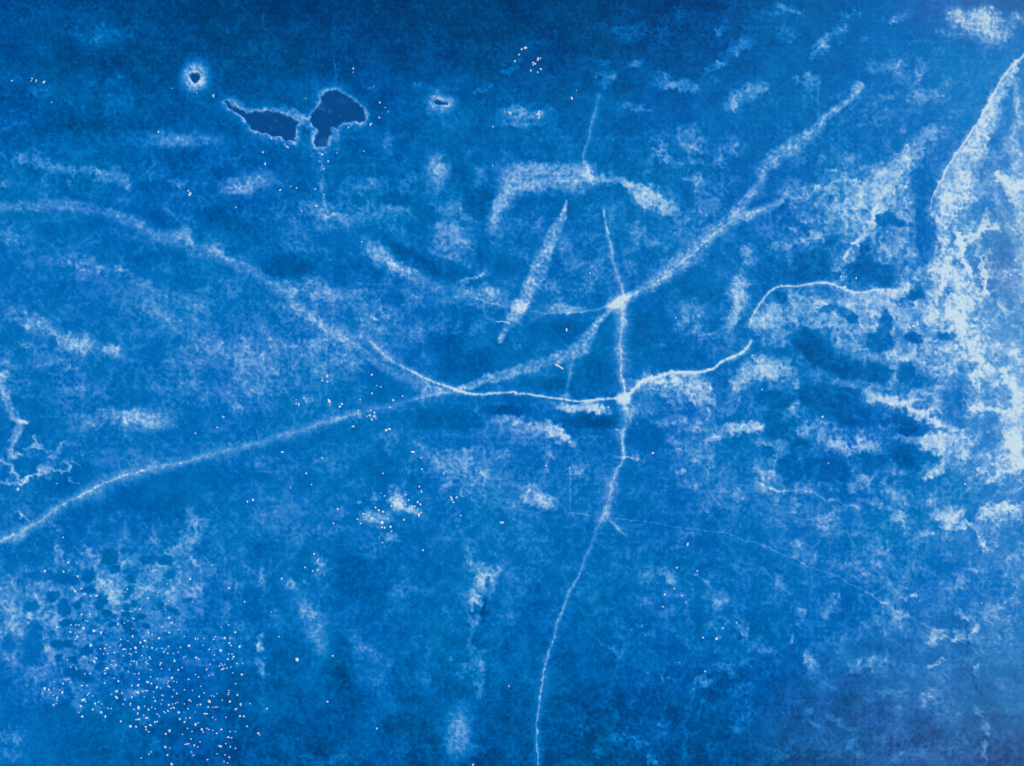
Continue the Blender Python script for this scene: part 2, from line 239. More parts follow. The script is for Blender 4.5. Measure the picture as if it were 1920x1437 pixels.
836 735 26 8 -5 .54; 870 728 18 7 0 .40; 800 735 20 8 -10 .34; 800 718 60 10 25 .34; 744 720 5 14 0 .28; 625 755 16 14 0 .36; 578 748 12 9 0 .32; 732 790 6 16 0 .22; 720 770 14 5 -10 .3; 672 788 12 10 0 .32; 697 783 10 8 0 .40; 750 810 16 12 0 .18; 610 870 30 10 0 .22; 600 860 20 10 0 .2; 500 880 30 14 0 .16; 640 880 20 10 0 .18; 560 880 20 10 0 .16
645 935 20 8 0 .28; 672 940 12 5 0 .34; 745 930 11 22 -5 .44; 758 945 22 11 30 .46; 770 955 18 10 40 .34; 704 932 8 8 0 .55; 750 878 30 16 0 .22; 760 880 14 10 0 .25; 735 1010 18 9 20 .34; 700 1025 26 14 20 .24; 725 1015 8 14 0 .28; 780 1010 40 12 40 .22; 850 1000 30 14 0 .2; 856 970 6 24 0 .28; 880 1035 11 20 -5 .44; 885 1060 8 14 0 .36; 900 1060 24 8 0 .42; 930 1070 20 8 10 .34; 960 970 12 14 -20 .24; 940 1000 20 10 0 .22
630 985 12 10 0 .28; 600 1055 14 10 0 .36; 605 1075 12 12 0 .28; 560 1000 60 26 0 .20; 500 960 40 26 0 .2; 590 920 20 14 0 .2; 680 1040 30 10 0 .2; 720 1060 30 14 0 .2; 1000 1000 30 20 0 .14; 975 1000 26 30 0 .16; 1020 1040 20 20 0 .14; 980 1080 40 26 0 .18; 1160 1000 8 5 60 .3; 1100 975 12 8 40 .3; 1165 858 30 4 3 .3; 1200 856 24 6 0 .36; 1230 850 20 8 -10 .3
# lower left
360 975 14 22 -15 .42; 365 1000 18 14 0 .46; 380 985 16 16 0 .32; 345 1010 24 10 20 .36; 330 1030 30 9 -20 .34; 290 1015 16 10 0 .36; 265 965 10 12 -30 .28; 215 975 12 12 0 .24; 265 990 12 10 0 .24; 170 1035 22 12 -10 .44; 180 1050 14 20 -30 .42; 110 1030 9 22 -15 .38; 105 1045 9 16 0 .34; 90 985 30 5 30 .3; 30 1010 26 9 0 .34; 45 960 14 9 0 .28; 40 966 16 4 40 .3; 20 1030 12 14 0 .3
245 1050 30 12 0 .40; 220 1055 12 16 0 .34; 290 1075 24 16 0 .34; 300 1060 30 9 30 .3; 360 1060 26 14 0 .34; 400 1060 26 10 -25 .24; 190 1095 14 14 0 .42; 208 1115 16 10 30 .46; 213 1135 14 16 0 .46; 200 1090 24 9 -20 .4; 225 1100 10 10 0 .3; 270 1100 20 6 10 .36; 290 1110 24 8 0 .34; 330 1100 20 24 20 .44; 320 1120 20 12 0 .34; 350 1080 14 10 0 .36; 365 1115 16 16 0 .26; 150 1110 12 12 0 .42; 135 1100 8 8 0 .3; 170 1155 14 12 0 .40; 120 1145 10 12 0 .3; 95 1160 14 12 0 .42; 98 1180 18 10 0 .46; 110 1165 24 6 -25 .36; 80 1195 10 8 0 .3
10 1100 20 20 0 .46; 15 1140 24 26 0 .44; 40 1165 26 20 0 .40; 10 1180 26 14 0 .40; 20 1215 14 20 0 .2; 60 1100 26 6 0 .26; 45 1085 30 5 0 .24; 75 1130 10 14 0 .26; 65 1160 30 5 0 .3; 130 1125 20 5 -20 .28; 190 1175 30 8 0 .30; 220 1180 30 8 10 .3; 260 1180 20 14 0 .26; 300 1165 30 20 0 .20; 95 1215 14 12 0 .32; 130 1225 12 8 0 .3; 160 1200 24 8 -20 .26; 215 1250 24 12 -20 .34; 270 1240 24 14 0 .26; 90 1300 16 10 20 .46; 105 1312 14 14 0 .42; 145 1310 12 20 0 .30; 160 1300 20 12 0 .28; 130 1275 14 6 -20 .3; 190 1320 14 14 0 .24; 140 1345 20 30 0 .16; 185 1350 14 30 0 .2
60 1245 16 8 0 .3; 255 1300 30 14 0 .22; 300 1280 30 14 0 .22; 380 1240 20 9 0 .2; 400 1265 14 8 0 .3; 420 1255 20 20 0 .14; 270 1350 18 10 0 .28; 300 1390 20 12 0 .16; 360 1310 20 10 0 .2; 420 1320 20 10 0 .24; 430 1360 16 10 0 .2; 400 1380 30 20 0 .18; 232 1380 5 12 0 .24; 350 1345 20 12 0 .2; 330 1340 10 16 0 .2
487 1080 8 24 0 .48; 495 1100 10 12 -20 .36; 465 1070 10 16 0 .30; 488 1210 9 18 0 .52; 490 1250 8 14 0 .44; 480 1240 12 12 0 .36; 500 1265 10 9 0 .4; 515 1155 16 12 0 .30; 505 1175 8 10 0 .22; 445 1100 20 20 0 .18; 420 1130 20 16 0 .22; 410 1190 16 10 0 .28; 450 1180 20 14 0 .18; 490 1130 8 8 0 .24; 460 1240 12 10 0 .2; 10 1380 40 30 0 .22; 30 1420 40 14 0 .24
# bottom
570 1140 16 24 -20 .26; 580 1165 16 16 -20 .32; 545 1095 8 16 -40 .28; 598 1180 14 10 0 .2; 600 1210 12 10 0 .2; 690 1220 14 18 -20 .28; 720 1240 20 10 0 .18; 740 1110 14 24 -10 .24; 760 1090 12 20 0 .2; 710 1310 14 10 0 .24; 600 1430 40 14 0 .24; 690 1350 24 30 0 .12; 750 1410 24 18 0 .24; 560 1425 24 9 0 .24; 660 1420 24 10 0 .22; 810 1270 20 14 0 .22; 800 1110 14 6 0 .24; 780 1190 10 16 0 .16
896 1085 12 20 0 .60; 890 1110 10 12 0 .58; 902 1075 14 10 0 .54; 918 1085 18 16 0 .52; 885 1130 12 12 0 .58; 898 1128 10 10 0 .6; 880 1150 7 12 0 .5; 902 1152 6 12 0 .52; 925 1105 14 14 0 .40; 890 1165 8 10 0 .44; 855 1148 16 6 -10 .28; 940 1150 20 14 0 .28; 960 1160 14 12 0 .24; 905 1230 7 14 20 .36; 900 1248 9 8 0 .4; 915 1220 6 14 15 .30; 868 1252 12 12 0 .38; 868 1262 8 6 0 .36; 890 1258 14 5 0 .38; 895 1280 16 14 0 .30; 900 1300 12 16 0 .26; 868 1272 10 8 0 .28; 850 1235 10 6 0 .2; 930 1290 10 10 0 .1; 855 1180 20 10 0 .18
1245 1075 26 14 10 .34; 1258 1090 14 10 30 .50; 1215 1085 30 18 0 .30; 1215 1130 16 10 30 .34; 1235 1120 24 12 10 .30; 1300 1112 14 6 20 .34; 1260 1150 20 12 0 .28; 1290 1140 5 12 0 .36; 1285 1165 5 8 0 .28; 1322 1090 6 12 -30 .46; 1310 1073 8 5 40 .36; 1350 1130 30 16 0 .34; 1345 1150 14 16 0 .34; 1340 1170 12 12 0 .30; 1362 1165 14 8 20 .3; 1392 1178 12 7 -20 .42; 1397 1190 7 12 0 .40; 1390 1200 12 6 0 .3; 1415 1210 16 16 40 .18; 1343 1215 5 24 0 .44; 1350 1250 24 8 0 .34; 1370 1262 20 9 40 .30; 1320 1270 12 16 -10 .40; 1330 1280 14 9 -30 .34; 1390 1290 14 20 20 .26; 1405 1340 12 20 0 .30; 1395 1325 12 5 0 .36; 1390 1360 18 20 0 .28; 1370 1340 12 10 0 .22; 1402 1282 9 5 0 .3
1200 1178 14 6 -10 .34; 1215 1190 18 4 -10 .38; 1148 1215 14 8 -10 .30; 1160 1225 14 9 20 .30; 1196 1210 4 10 0 .36; 1198 1222 4 6 0 .36; 1209 1262 5 12 -20 .38; 1243 1268 5 14 0 .40; 1275 1245 12 4 20 .3; 1165 1275 20 20 0 .16; 1125 1262 8 8 0 .24; 1205 1290 12 16 0 .22; 1175 1305 20 20 0 .16; 1260 1275 9 5 0 .28; 1186 1325 12 14 -20 .2; 1235 1310 8 12 0 .16; 1160 1340 16 14 0 .18; 1175 1365 10 6 20 .2; 1210 1350 5 12 0 .3; 1237 1358 5 9 -20 .34; 1175 1370 4 10 0 .3; 1140 1380 40 12 0 .24; 1190 1390 40 14 10 .26; 1220 1415 16 14 -40 .3; 1120 1410 14 16 0 .24; 1255 1360 10 14 0 .14; 1100 1350 50 20 0 .1; 1227 1428 6 14 -20 .4; 1330 1400 14 10 0 .16
1460 1085 14 14 0 .34; 1470 1105 20 12 30 .28; 1495 1140 16 16 30 .34; 1505 1155 10 12 0 .38; 1500 1170 12 12 0 .3; 1444 1125 18 5 -40 .30; 1460 1100 30 16 0 .2; 1475 1172 5 8 0 .3; 1560 1135 20 20 0 .32; 1565 1120 16 10 0 .28; 1550 1150 8 14 20 .28; 1585 1170 14 8 0 .24; 1552 1180 8 6 0 .24; 1490 1202 12 6 40 .44; 1445 1218 24 9 -10 .36; 1470 1210 14 7 -10 .3; 1518 1240 13 18 0 .52; 1515 1225 9 12 -20 .34; 1530 1255 12 10 0 .30; 1510 1265 16 9 -30 .28; 1550 1265 20 12 40 .24; 1560 1290 20 9 20 .22; 1500 1320 14 9 0 .28; 1515 1335 14 9 0 .24; 1560 1345 18 9 30 .34; 1575 1360 10 14 -30 .44; 1595 1378 10 16 -30 .40; 1600 1395 14 12 0 .36; 1610 1410 8 12 0 .30; 1520 1352 18 6 30 .32; 1525 1358 10 4 10 .34; 1440 1400 20 8 20 .24; 1460 1420 20 10 0 .22; 1480 1400 24 14 0 .2; 1540 1400 30 14 0 .18
1620 1240 34 12 0 .30; 1600 1250 20 9 0 .28; 1650 1240 30 16 0 .26; 1660 1265 30 10 30 .26; 1680 1300 30 10 0 .24; 1640 1290 30 14 0 .2; 1680 1328 16 6 0 .34; 1640 1320 20 8 0 .22; 1745 1320 30 20 30 .34; 1740 1300 20 12 0 .28; 1720 1310 14 12 0 .24; 1760 1345 14 12 0 .2; 1700 1410 34 8 -8 .34; 1705 1400 14 8 0 .3; 1730 1415 20 8 0 .26; 1780 1400 40 14 0 .2; 1700 1255 24 14 0 .22; 1770 1260 24 14 0 .24; 1770 1285 14 14 0 .2; 1640 1355 20 12 0 .16; 1670 1425 30 10 0 .2; 1660 1095 20 12 30 .34; 1640 1070 20 14 0 .28; 1620 1075 14 8 0 .32; 1690 1110 14 8 0 .3; 1700 1122 14 5 -20 .54; 1715 1115 5 8 20 .46; 1655 1130 16 16 30 .44; 1670 1145 20 10 20 .42; 1650 1165 14 12 0 .38; 1675 1165 14 10 0 .36; 1690 1150 24 12 40 .3; 1640 1160 10 6 30 .3; 1690 1180 26 10 20 .3; 1660 1185 14 10 0 .26; 1625 1170 14 10 0 .2
1755 1188 26 12 5 .48; 1740 1195 20 12 30 .40; 1745 1205 20 12 0 .34; 1765 1180 14 9 0 .44; 1802 1182 14 9 20 .56; 1806 1196 12 10 0 .60; 1790 1202 12 7 0 .58; 1826 1180 9 16 25 .60; 1822 1195 12 8 0 .5; 1832 1170 9 9 0 .4; 1815 1160 20 9 0 .28; 1800 1150 20 6 30 .3; 1832 1250 12 12 0 .42; 1835 1272 10 9 0 .36; 1865 1195 14 5 20 .36; 1860 1210 24 16 0 .24; 1760 1245 18 4 -12 .36; 1805 1080 22 16 0 .44; 1820 1070 16 12 0 .36; 1780 1100 30 12 0 .3; 1850 1100 20 12 0 .2; 1895 1120 16 20 0 .30; 1870 1140 26 14 -20 .30; 1880 1160 30 14 0 .26; 1900 1070 20 30 0 .3; 1900 1200 20 20 0 .2; 1880 1280 24 20 0 .18; 1870 1380 14 14 0 .2; 1890 1330 20 14 0 .16
''')
BROAD = rows('''
1560 400 130 60 -12 .34; 1650 430 60 110 25 .20; 1700 470 60 80 0 .22; 1500 580 110 40 5 .34; 1620 590 120 40 0 .34; 1690 640 110 90 10 .30; 1560 640 110 60 30 .24; 1760 600 80 160 0 .34; 1830 500 50 110 0 .12; 1830 640 60 110 0 .12
1790 400 50 60 0 .24; 1840 330 60 60 0 .14; 1630 330 90 50 -30 .22; 1480 350 60 30 0 .16; 1600 210 180 90 -20 .12; 1800 120 90 60 -30 .10; 1430 700 60 50 -20 .22; 1300 740 110 50 10 .20; 1700 740 90 50 10 .24; 1800 720 60 60 0 .22
1560 800 120 60 20 .20; 1760 840 110 50 0 .26; 1650 900 140 60 0 .12; 1460 880 70 60 0 .20; 1860 950 90 60 -10 .16; 1700 980 120 60 10 .16; 1320 850 90 70 30 .14; 1500 980 120 50 10 .12; 1380 930 60 50 0 .10; 1750 1150 120 90 30 .12; 1600 1100 120 60 20 .10; 1860 1150 80 100 0 .12
1100 450 110 90 0 .07; 1260 300 80 60 0 .08; 1330 380 70 50 0 .08; 850 450 70 70 20 .14; 640 580 160 60 20 .08; 500 680 120 60 0 .12; 700 600 120 50 10 .07; 330 600 150 60 25 .07; 600 420 110 50 5 .12; 880 870 90 70 0 .14; 250 1080 190 70 -5 .29; 110 1180 150 120 0 .33; 290 1150 90 60 0 .25; 220 1280 160 60 0 .14; 60 1280 90 60 0 .14; 400 1200 120 80 0 .12; 300 1380 160 50 0 .06; 30 1400 60 40 0 .10; 590 1150 40 60 -20 .12; 710 1280 60 80 -25 .10; 880 1260 50 60 0 .10; 640 1420 100 30 0 .10; 1180 1390 120 40 0 .10; 1620 1240 160 60 10 .12; 1760 1330 120 80 0 .10; 1560 1380 120 50 20 .08; 1720 1400 120 40 0 .08; 1400 1300 60 90 0 .07
150 670 140 40 15 .10; 200 780 110 30 0 .10; 960 800 110 30 12 .12; 1500 1250 120 100 0 .05; 1290 1150 110 80 0 .08; 120 320 130 26 8 .12; 900 1130 50 60 0 .10
''')
for b in BROAD: blob(cov, b[0], b[1], b[2], b[3], b[4], b[5] * 1.0, 0, 1.5)
for b in ROUGH:
    k = 1.35 if (b[1] < 420 and 1000 < b[0] < 1500) or (b[1] < 160 and b[0] > 1500) else 1.0
    blob(cov, b[0], b[1], b[2], b[3], b[4], b[5] * k, .1, 1.5)
# holes swept clear in the frost
CLEAR = rows('''
1515 640 30 26 20 .95; 1540 670 50 22 30 .95; 1590 690 34 24 20 .95; 1500 600 10 10 0 .3; 1465 560 13 11 30 .85; 1550 577 20 9 -10 .85; 1588 590 30 9 35 .9; 1600 600 12 9 0 .85; 1660 610 14 30 0 .8; 1650 640 30 22 0 .75; 1640 700 34 22 0 .85; 1700 700 18 24 0 .8; 1712 635 16 9 0 .85; 1725 642 9 5 0 .8; 1772 632 26 7 -3 .85; 1810 685 18 12 0 .75; 1715 553 20 12 0 .9; 1700 640 6 6 0 .3
1630 510 46 22 5 .9; 1665 530 26 16 0 .85; 1620 468 9 26 10 .85; 1660 410 22 14 -10 .85; 1680 418 22 8 10 .7; 1520 500 36 34 0 .7; 1455 520 36 30 0 .65; 1490 525 40 18 0 .7; 1560 520 20 10 0 .6; 1555 456 9 8 0 .6; 1512 428 14 10 0 .5; 1450 380 30 20 0 .6; 1735 440 20 60 3 .6; 1740 380 22 60 8 .6; 1410 540 6 10 0 .3
1450 750 40 18 0 .8; 1570 750 60 26 10 .8; 1600 780 50 24 10 .8; 1520 740 30 20 0 .75; 1455 805 22 20 0 .75; 1450 780 20 12 0 .6; 1530 770 16 12 0 .4; 1710 808 34 9 0 .85; 1725 762 16 8 10 .85; 1730 720 26 16 0 .6; 1680 790 40 10 0 .8; 1700 855 34 22 0 .85; 1740 865 26 18 0 .85; 1725 880 30 14 0 .6; 1760 808 18 6 -10 .5; 1480 880 30 30 0 .6; 1540 880 60 24 10 .7; 1640 865 40 18 0 .7; 1630 880 20 14 0 .4; 1440 850 16 12 0 .7; 1500 835 20 14 0 .6; 1790 740 24 40 10 .6; 1360 825 8 8 0 .3
1210 620 50 44 0 .75; 1120 650 40 60 0 .0; 1120 700 44 40 0 .8; 1030 720 60 16 0 .85; 1140 620 18 40 0 .7; 1040 620 70 22 0 .75; 1250 670 60 26 0 .65; 1220 560 40 26 -20 .6; 1300 520 40 24 0 .5; 1280 540 30 16 0 .5; 1130 792 50 14 0 .95; 1090 790 40 14 0 .95; 1160 780 14 14 0 .7; 950 770 50 11 0 .9; 920 660 40 40 0 .5; 1210 820 40 30 0 .8; 1230 850 40 30 20 .6
840 655 40 30 30 .75; 850 690 30 26 0 .9; 895 680 34 28 0 .9; 870 700 60 14 20 .8; 930 690 20 20 0 .7; 840 575 12 12 0 .3; 905 470 14 34 0 .9; 950 500 22 24 0 .75; 780 490 90 16 33 .9; 870 515 40 14 33 .8; 900 380 34 34 0 .7; 740 375 34 14 0 .75; 800 400 30 18 30 .6; 530 500 50 24 0 .8; 500 510 20 20 0 .5; 640 450 60 16 0 .6; 700 440 40 14 10 .6; 850 590 8 24 0 .7; 875 600 7 24 0 .7; 740 560 16 14 0 .5; 900 545 10 8 0 .6; 640 515 16 20 0 .5; 710 515 14 12 0 .3
830 785 90 24 0 .7; 850 830 60 12 0 .6; 740 740 40 20 0 .6; 640 740 30 30 0 .3; 560 820 100 24 -5 .5; 330 910 120 36 -15 .7; 250 930 100 20 -20 .7; 130 900 60 26 -20 .7; 60 760 20 12 0 .6; 60 800 24 14 0 .8; 60 870 36 14 0 .8; 720 870 60 40 0 .5; 770 1010 24 20 0 .5; 680 1080 60 60 0 .4; 30 750 12 9 0 .8; 20 770 8 20 0 .5; 35 870 20 10 0 .8; 40 840 24 9 0 .6; 420 900 80 30 0 .4; 300 420 40 20 20 .5; 420 420 80 20 20 .6; 100 430 80 18 0 .5; 250 470 60 20 20 .4; 120 230 80 30 0 .3; 580 760 10 5 0 .5
62 1205 18 34 0 .8; 60 1135 14 12 0 .85; 98 1118 14 10 0 .85; 78 1080 34 10 0 .7; 115 1085 20 14 0 .8; 135 1090 12 8 0 .8; 120 1140 14 18 -20 .8; 145 1135 10 10 0 .7; 165 1080 14 12 -40 .85; 168 1106 14 8 0 .7; 205 1045 20 16 0 .85; 215 1065 12 10 0 .8; 190 1130 10 16 20 .85; 240 1112 8 12 30 .9; 237 1138 9 8 0 .9; 253 1133 9 7 0 .9; 200 1150 9 8 0 .9; 212 1154 6 6 0 .8; 236 1153 10 7 10 .9; 265 1158 11 7 0 .85; 122 1170 14 8 -10 .85; 240 1178 18 9 30 .9; 210 1172 8 7 0 .85; 68 1180 14 12 30 .85; 18 1208 14 16 0 .85; 65 1212 14 9 0 .8; 115 1207 24 9 0 .85; 160 1218 14 11 0 .85; 190 1228 10 20 0 .7; 110 1235 9 9 0 .8; 138 1238 10 8 0 .8; 60 1240 24 12 0 .8; 150 1265 30 12 20 .7; 280 1048 20 10 0 .8; 310 1050 20 10 0 .7; 240 1035 14 9 0 .5; 90 1050 8 20 0 .5; 20 1060 14 20 0 .6; 60 1050 24 18 0 .7; 245 1085 14 9 0 .7; 300 1135 9 7 0 .7; 322 1145 9 6 0 .8; 278 1175 6 6 0 .8; 355 1128 7 5 0 .8; 235 1207 12 8 0 .8; 190 1250 12 10 0 .7; 315 1078 12 8 0 .6; 150 1128 8 8 0 .5
913 1092 6 11 10 .9; 896 1112 5 8 -30 .7; 908 1140 6 24 10 .8; 872 1105 8 10 0 .4; 893 1150 14 4 0 .7; 625 745 4 5 -30 .9; 673 788 4 5 -30 .9; 1380 1183 5 4 0 .8; 1387 1197 7 4 -30 .8; 470 1140 20 40 0 .5; 400 1130 30 26 0 .3; 640 1240 30 60 -20 .5; 520 1240 20 26 0 .5; 1310 1140 10 60 0 .5; 1700 1310 14 14 0 .3; 1610 1220 40 16 0 .4; 1560 1250 20 40 -20 .3; 1480 1300 40 40 0 .4; 1430 1320 20 60 0 .3; 1812 1190 3 10 15 .9; 1812 1215 24 12 0 .5
''')
clr = np.zeros_like(X)
for b in CLEAR: blob(clr, b[0], b[1], b[2], b[3], b[4], b[5], .60, 1.22, 'max', XM, YM)

# ---- smooth frost: powdery, even patches
smooth = np.zeros_like(X)
# every patch below is one frosted patch one could point to: x y rx ry angle strength roughness | what it looks like
PATCHES = [
 ([(335,262,68,13,0,.46)], 'long thin pale frost streak below the two dark ponds at upper left'),
 ([(470,345,46,15,-16,.50),(440,352,26,10,0,.2)], 'pale frost patch slanting up to the right under the left pond'),
 ([(820,325,18,28,8,.60),(828,308,12,12,0,.2)], 'soft upright oval frost patch below the small oval melt hole'),
 ([(985,218,40,14,0,.30),(955,222,26,12,0,.16)], 'faint powdery frost patch with bright crumbs right of the oval melt hole'),
 ([(962,335,24,26,0,.46),(1020,316,72,9,1,.46),(1030,338,80,17,-4,.50),(1070,345,50,14,0,.26),(985,348,40,8,-10,.20),(1120,330,40,7,8,.18)], 'wide smooth horizontal frost band ending at the bright spot of the upper crack'),
 ([(1102,325,12,14,0,.50)], 'bright round frost spot where the short upper crack meets the wide frost band'),
 ([(945,372,15,24,25,.42),(929,400,14,26,12,.56),(926,428,9,12,0,.24)], 'smooth frost finger hanging down from the left end of the wide band'),
 ([(1240,378,34,16,25,.44),(1205,368,26,14,10,.34)], 'ragged frost patch left below the upper right crack end of the band'),
 ([(1852,52,36,22,30,.60),(1825,40,50,18,15,.40),(1872,62,10,10,0,.2)], 'big whitish frost patch in the top right corner'),
 ([(1690,300,50,18,-42,.16),(1650,350,44,16,-38,.2)], 'long diagonal frost swath running down from the upper right'),
 ([(915,547,16,11,10,.62),(922,553,10,7,0,.34)], 'small bright frost spot left of the leaning frost spike'),
 ([(715,482,42,14,30,.28),(750,500,36,9,32,.18)], 'soft pale frost patch with a straight upper edge left of the centre'),
 ([(1052,574,20,11,0,.54),(1075,578,18,8,0,.36)], 'small oval frost patch on the thin crack left of the upper junction'),
 ([(275,786,50,15,2,.46),(258,784,30,10,0,.16)], 'lens shaped pale frost patch above the long left crack'),
 ([(150,648,24,16,20,.26),(125,632,24,12,30,.16)], 'soft frost patch in the middle of the left ice sheet'),
 ([(212,658,16,14,10,.26)], 'smaller round frost patch right of the soft one on the left ice sheet'),
 ([(698,972,19,15,0,.72),(685,963,9,8,0,.24),(725,968,11,12,0,.26)], 'bright frost patch with tiny pits and crumbs below the centre left'),
 ([(745,938,11,20,-10,.38),(765,950,22,9,25,.40)], 'pale frost flake with crumbs right of the bright pitted patch'),
 ([(1085,762,36,8,0,.44),(1118,770,20,9,15,.44),(1056,764,16,7,0,.2)], 'white frost band right under the bright central crack'),
 ([(1055,815,26,10,25,.40),(1030,805,26,10,20,.22),(1070,823,10,6,0,.2)], 'smooth frost patch tapering right below the dark lens'),
 ([(1015,940,26,14,22,.30)], 'pale frost patch left of the short upright hairline crack'),
 ([(1260,715,56,10,2,.26),(1300,725,30,12,15,.24),(1215,728,20,10,-20,.2)], 'broad frost patch below the white crack right of the bright junction'),
 ([(1395,802,42,9,-6,.34),(1425,799,12,7,0,.26)], 'jagged bright frost patch below the right end of the white crack'),
 ([(1425,692,36,16,-12,.34),(1388,718,14,22,35,.24)], 'pale frost patch under the crack tip on the right'),
 ([(1440,600,24,26,0,.30),(1425,610,10,16,0,.2),(1500,560,36,12,0,.14),(1600,575,50,14,0,.14)], 'rounded frost patch hugging the start of the curved right crack'),
 ([(1388,545,12,26,10,.30),(1378,590,9,28,5,.24)], 'upright smeared frost patch left of the curved right crack'),
 ([(1686,542,22,14,-15,.44)], 'white frost clump at the right end of the curved crack'),
 ([(1668,756,38,10,4,.36),(1712,764,24,9,10,.34),(1745,788,22,7,28,.3)], 'bright cloud shaped frost patch on the right half'),
 ([(1575,836,36,9,5,.26)], 'ragged frost patch below left of the bright cloud shaped one'),
 ([(1770,825,46,16,8,.24)], 'large ragged frost patch below the bright cloud shaped one'),
 ([(1748,884,22,8,-25,.34)], 'small hooked frost patch beside the dark clearing on the right'),
 ([(1775,970,30,9,-15,.30)], 'frost patch near the right edge above the lower right corner'),
 ([(1868,953,30,9,-8,.26)], 'frost patch beside the right edge of the picture below the white mass'),
 ([(1902,830,20,40,0,.26),(1915,780,14,40,0,.10)], 'white frost mass cut by the right edge of the picture'),
 ([(900,1088,12,20,0,.24),(920,1086,14,12,0,.24),(890,1122,10,16,0,.24)], 'lumpy frost patch with small dark pits in the lower middle'),
 ([(860,1372,24,42,-3,.60),(850,1395,20,20,0,.16)], 'smooth upright oval frost patch at the bottom edge'),
 ([(1258,1090,12,8,35,.20)], 'small frost smudge right of the lower crack'),
 ([(342,437,14,9,20,.34),(352,452,12,7,30,.2)], 'pale bump of frost standing on the upper left crack'),
 ([(408,466,14,7,25,.34),(425,480,14,5,25,.2)], 'second frost bump on the upper left crack, right of the first'),
 ([(1518,1240,9,14,0,.24)], 'small teardrop frost spot in the lower right'),
 ([(1808,1196,9,8,0,.3),(1826,1178,7,12,25,.3),(1790,1202,8,4,0,.2)], 'two winged frost mark near the end of the long hairline'),
 ([(1850,1365,9,12,-20,.44),(1853,1378,7,7,0,.2),(1838,1342,5,9,-30,.3)], 'small tall frost blotch near the lower right corner'),
 ([(1848,1400,9,7,0,.42),(1846,1414,6,8,0,.34)], 'smaller frost blotch at the bottom near the lower right corner'),
 ([(1833,1330,6,7,-30,.34)], 'tiny frost dab topping the blotches near the lower right corner'),
 ([(360,985,12,20,-15,.12),(208,1112,14,20,-30,.22),(193,1094,14,8,-10,.14)], 'pale frost between the dark pits above the scattered crumbs'),
 ([(488,1208,6,16,0,.3),(490,1252,6,10,-20,.24),(486,1078,5,16,0,.26)], 'narrow upright frost streak right of the scattered crumbs'),
 ([(85,882,13,9,-20,.44),(72,893,12,3,-25,.30)], 'curled white frost flake near the left edge'),
]
Rn = 0.5 + 0.5 * fbm(X, Y, 9, 3, 71, .7)                  # fine powder
patch_m = []
for blobs, lab in PATCHES:
    pm = np.zeros_like(X)
    for (x, y, rx, ry, a, s) in blobs:
        kx = 1.12; ky = 1.34 if ry < .75 * rx else 1.15
        blob(smooth, x, y, rx * kx, ry * ky, a, s * .88, .0, 1.55); blob(pm, x, y, rx * kx, ry * ky, a, 1.0, .4, 1.45, 'max')
    patch_m.append(pm)
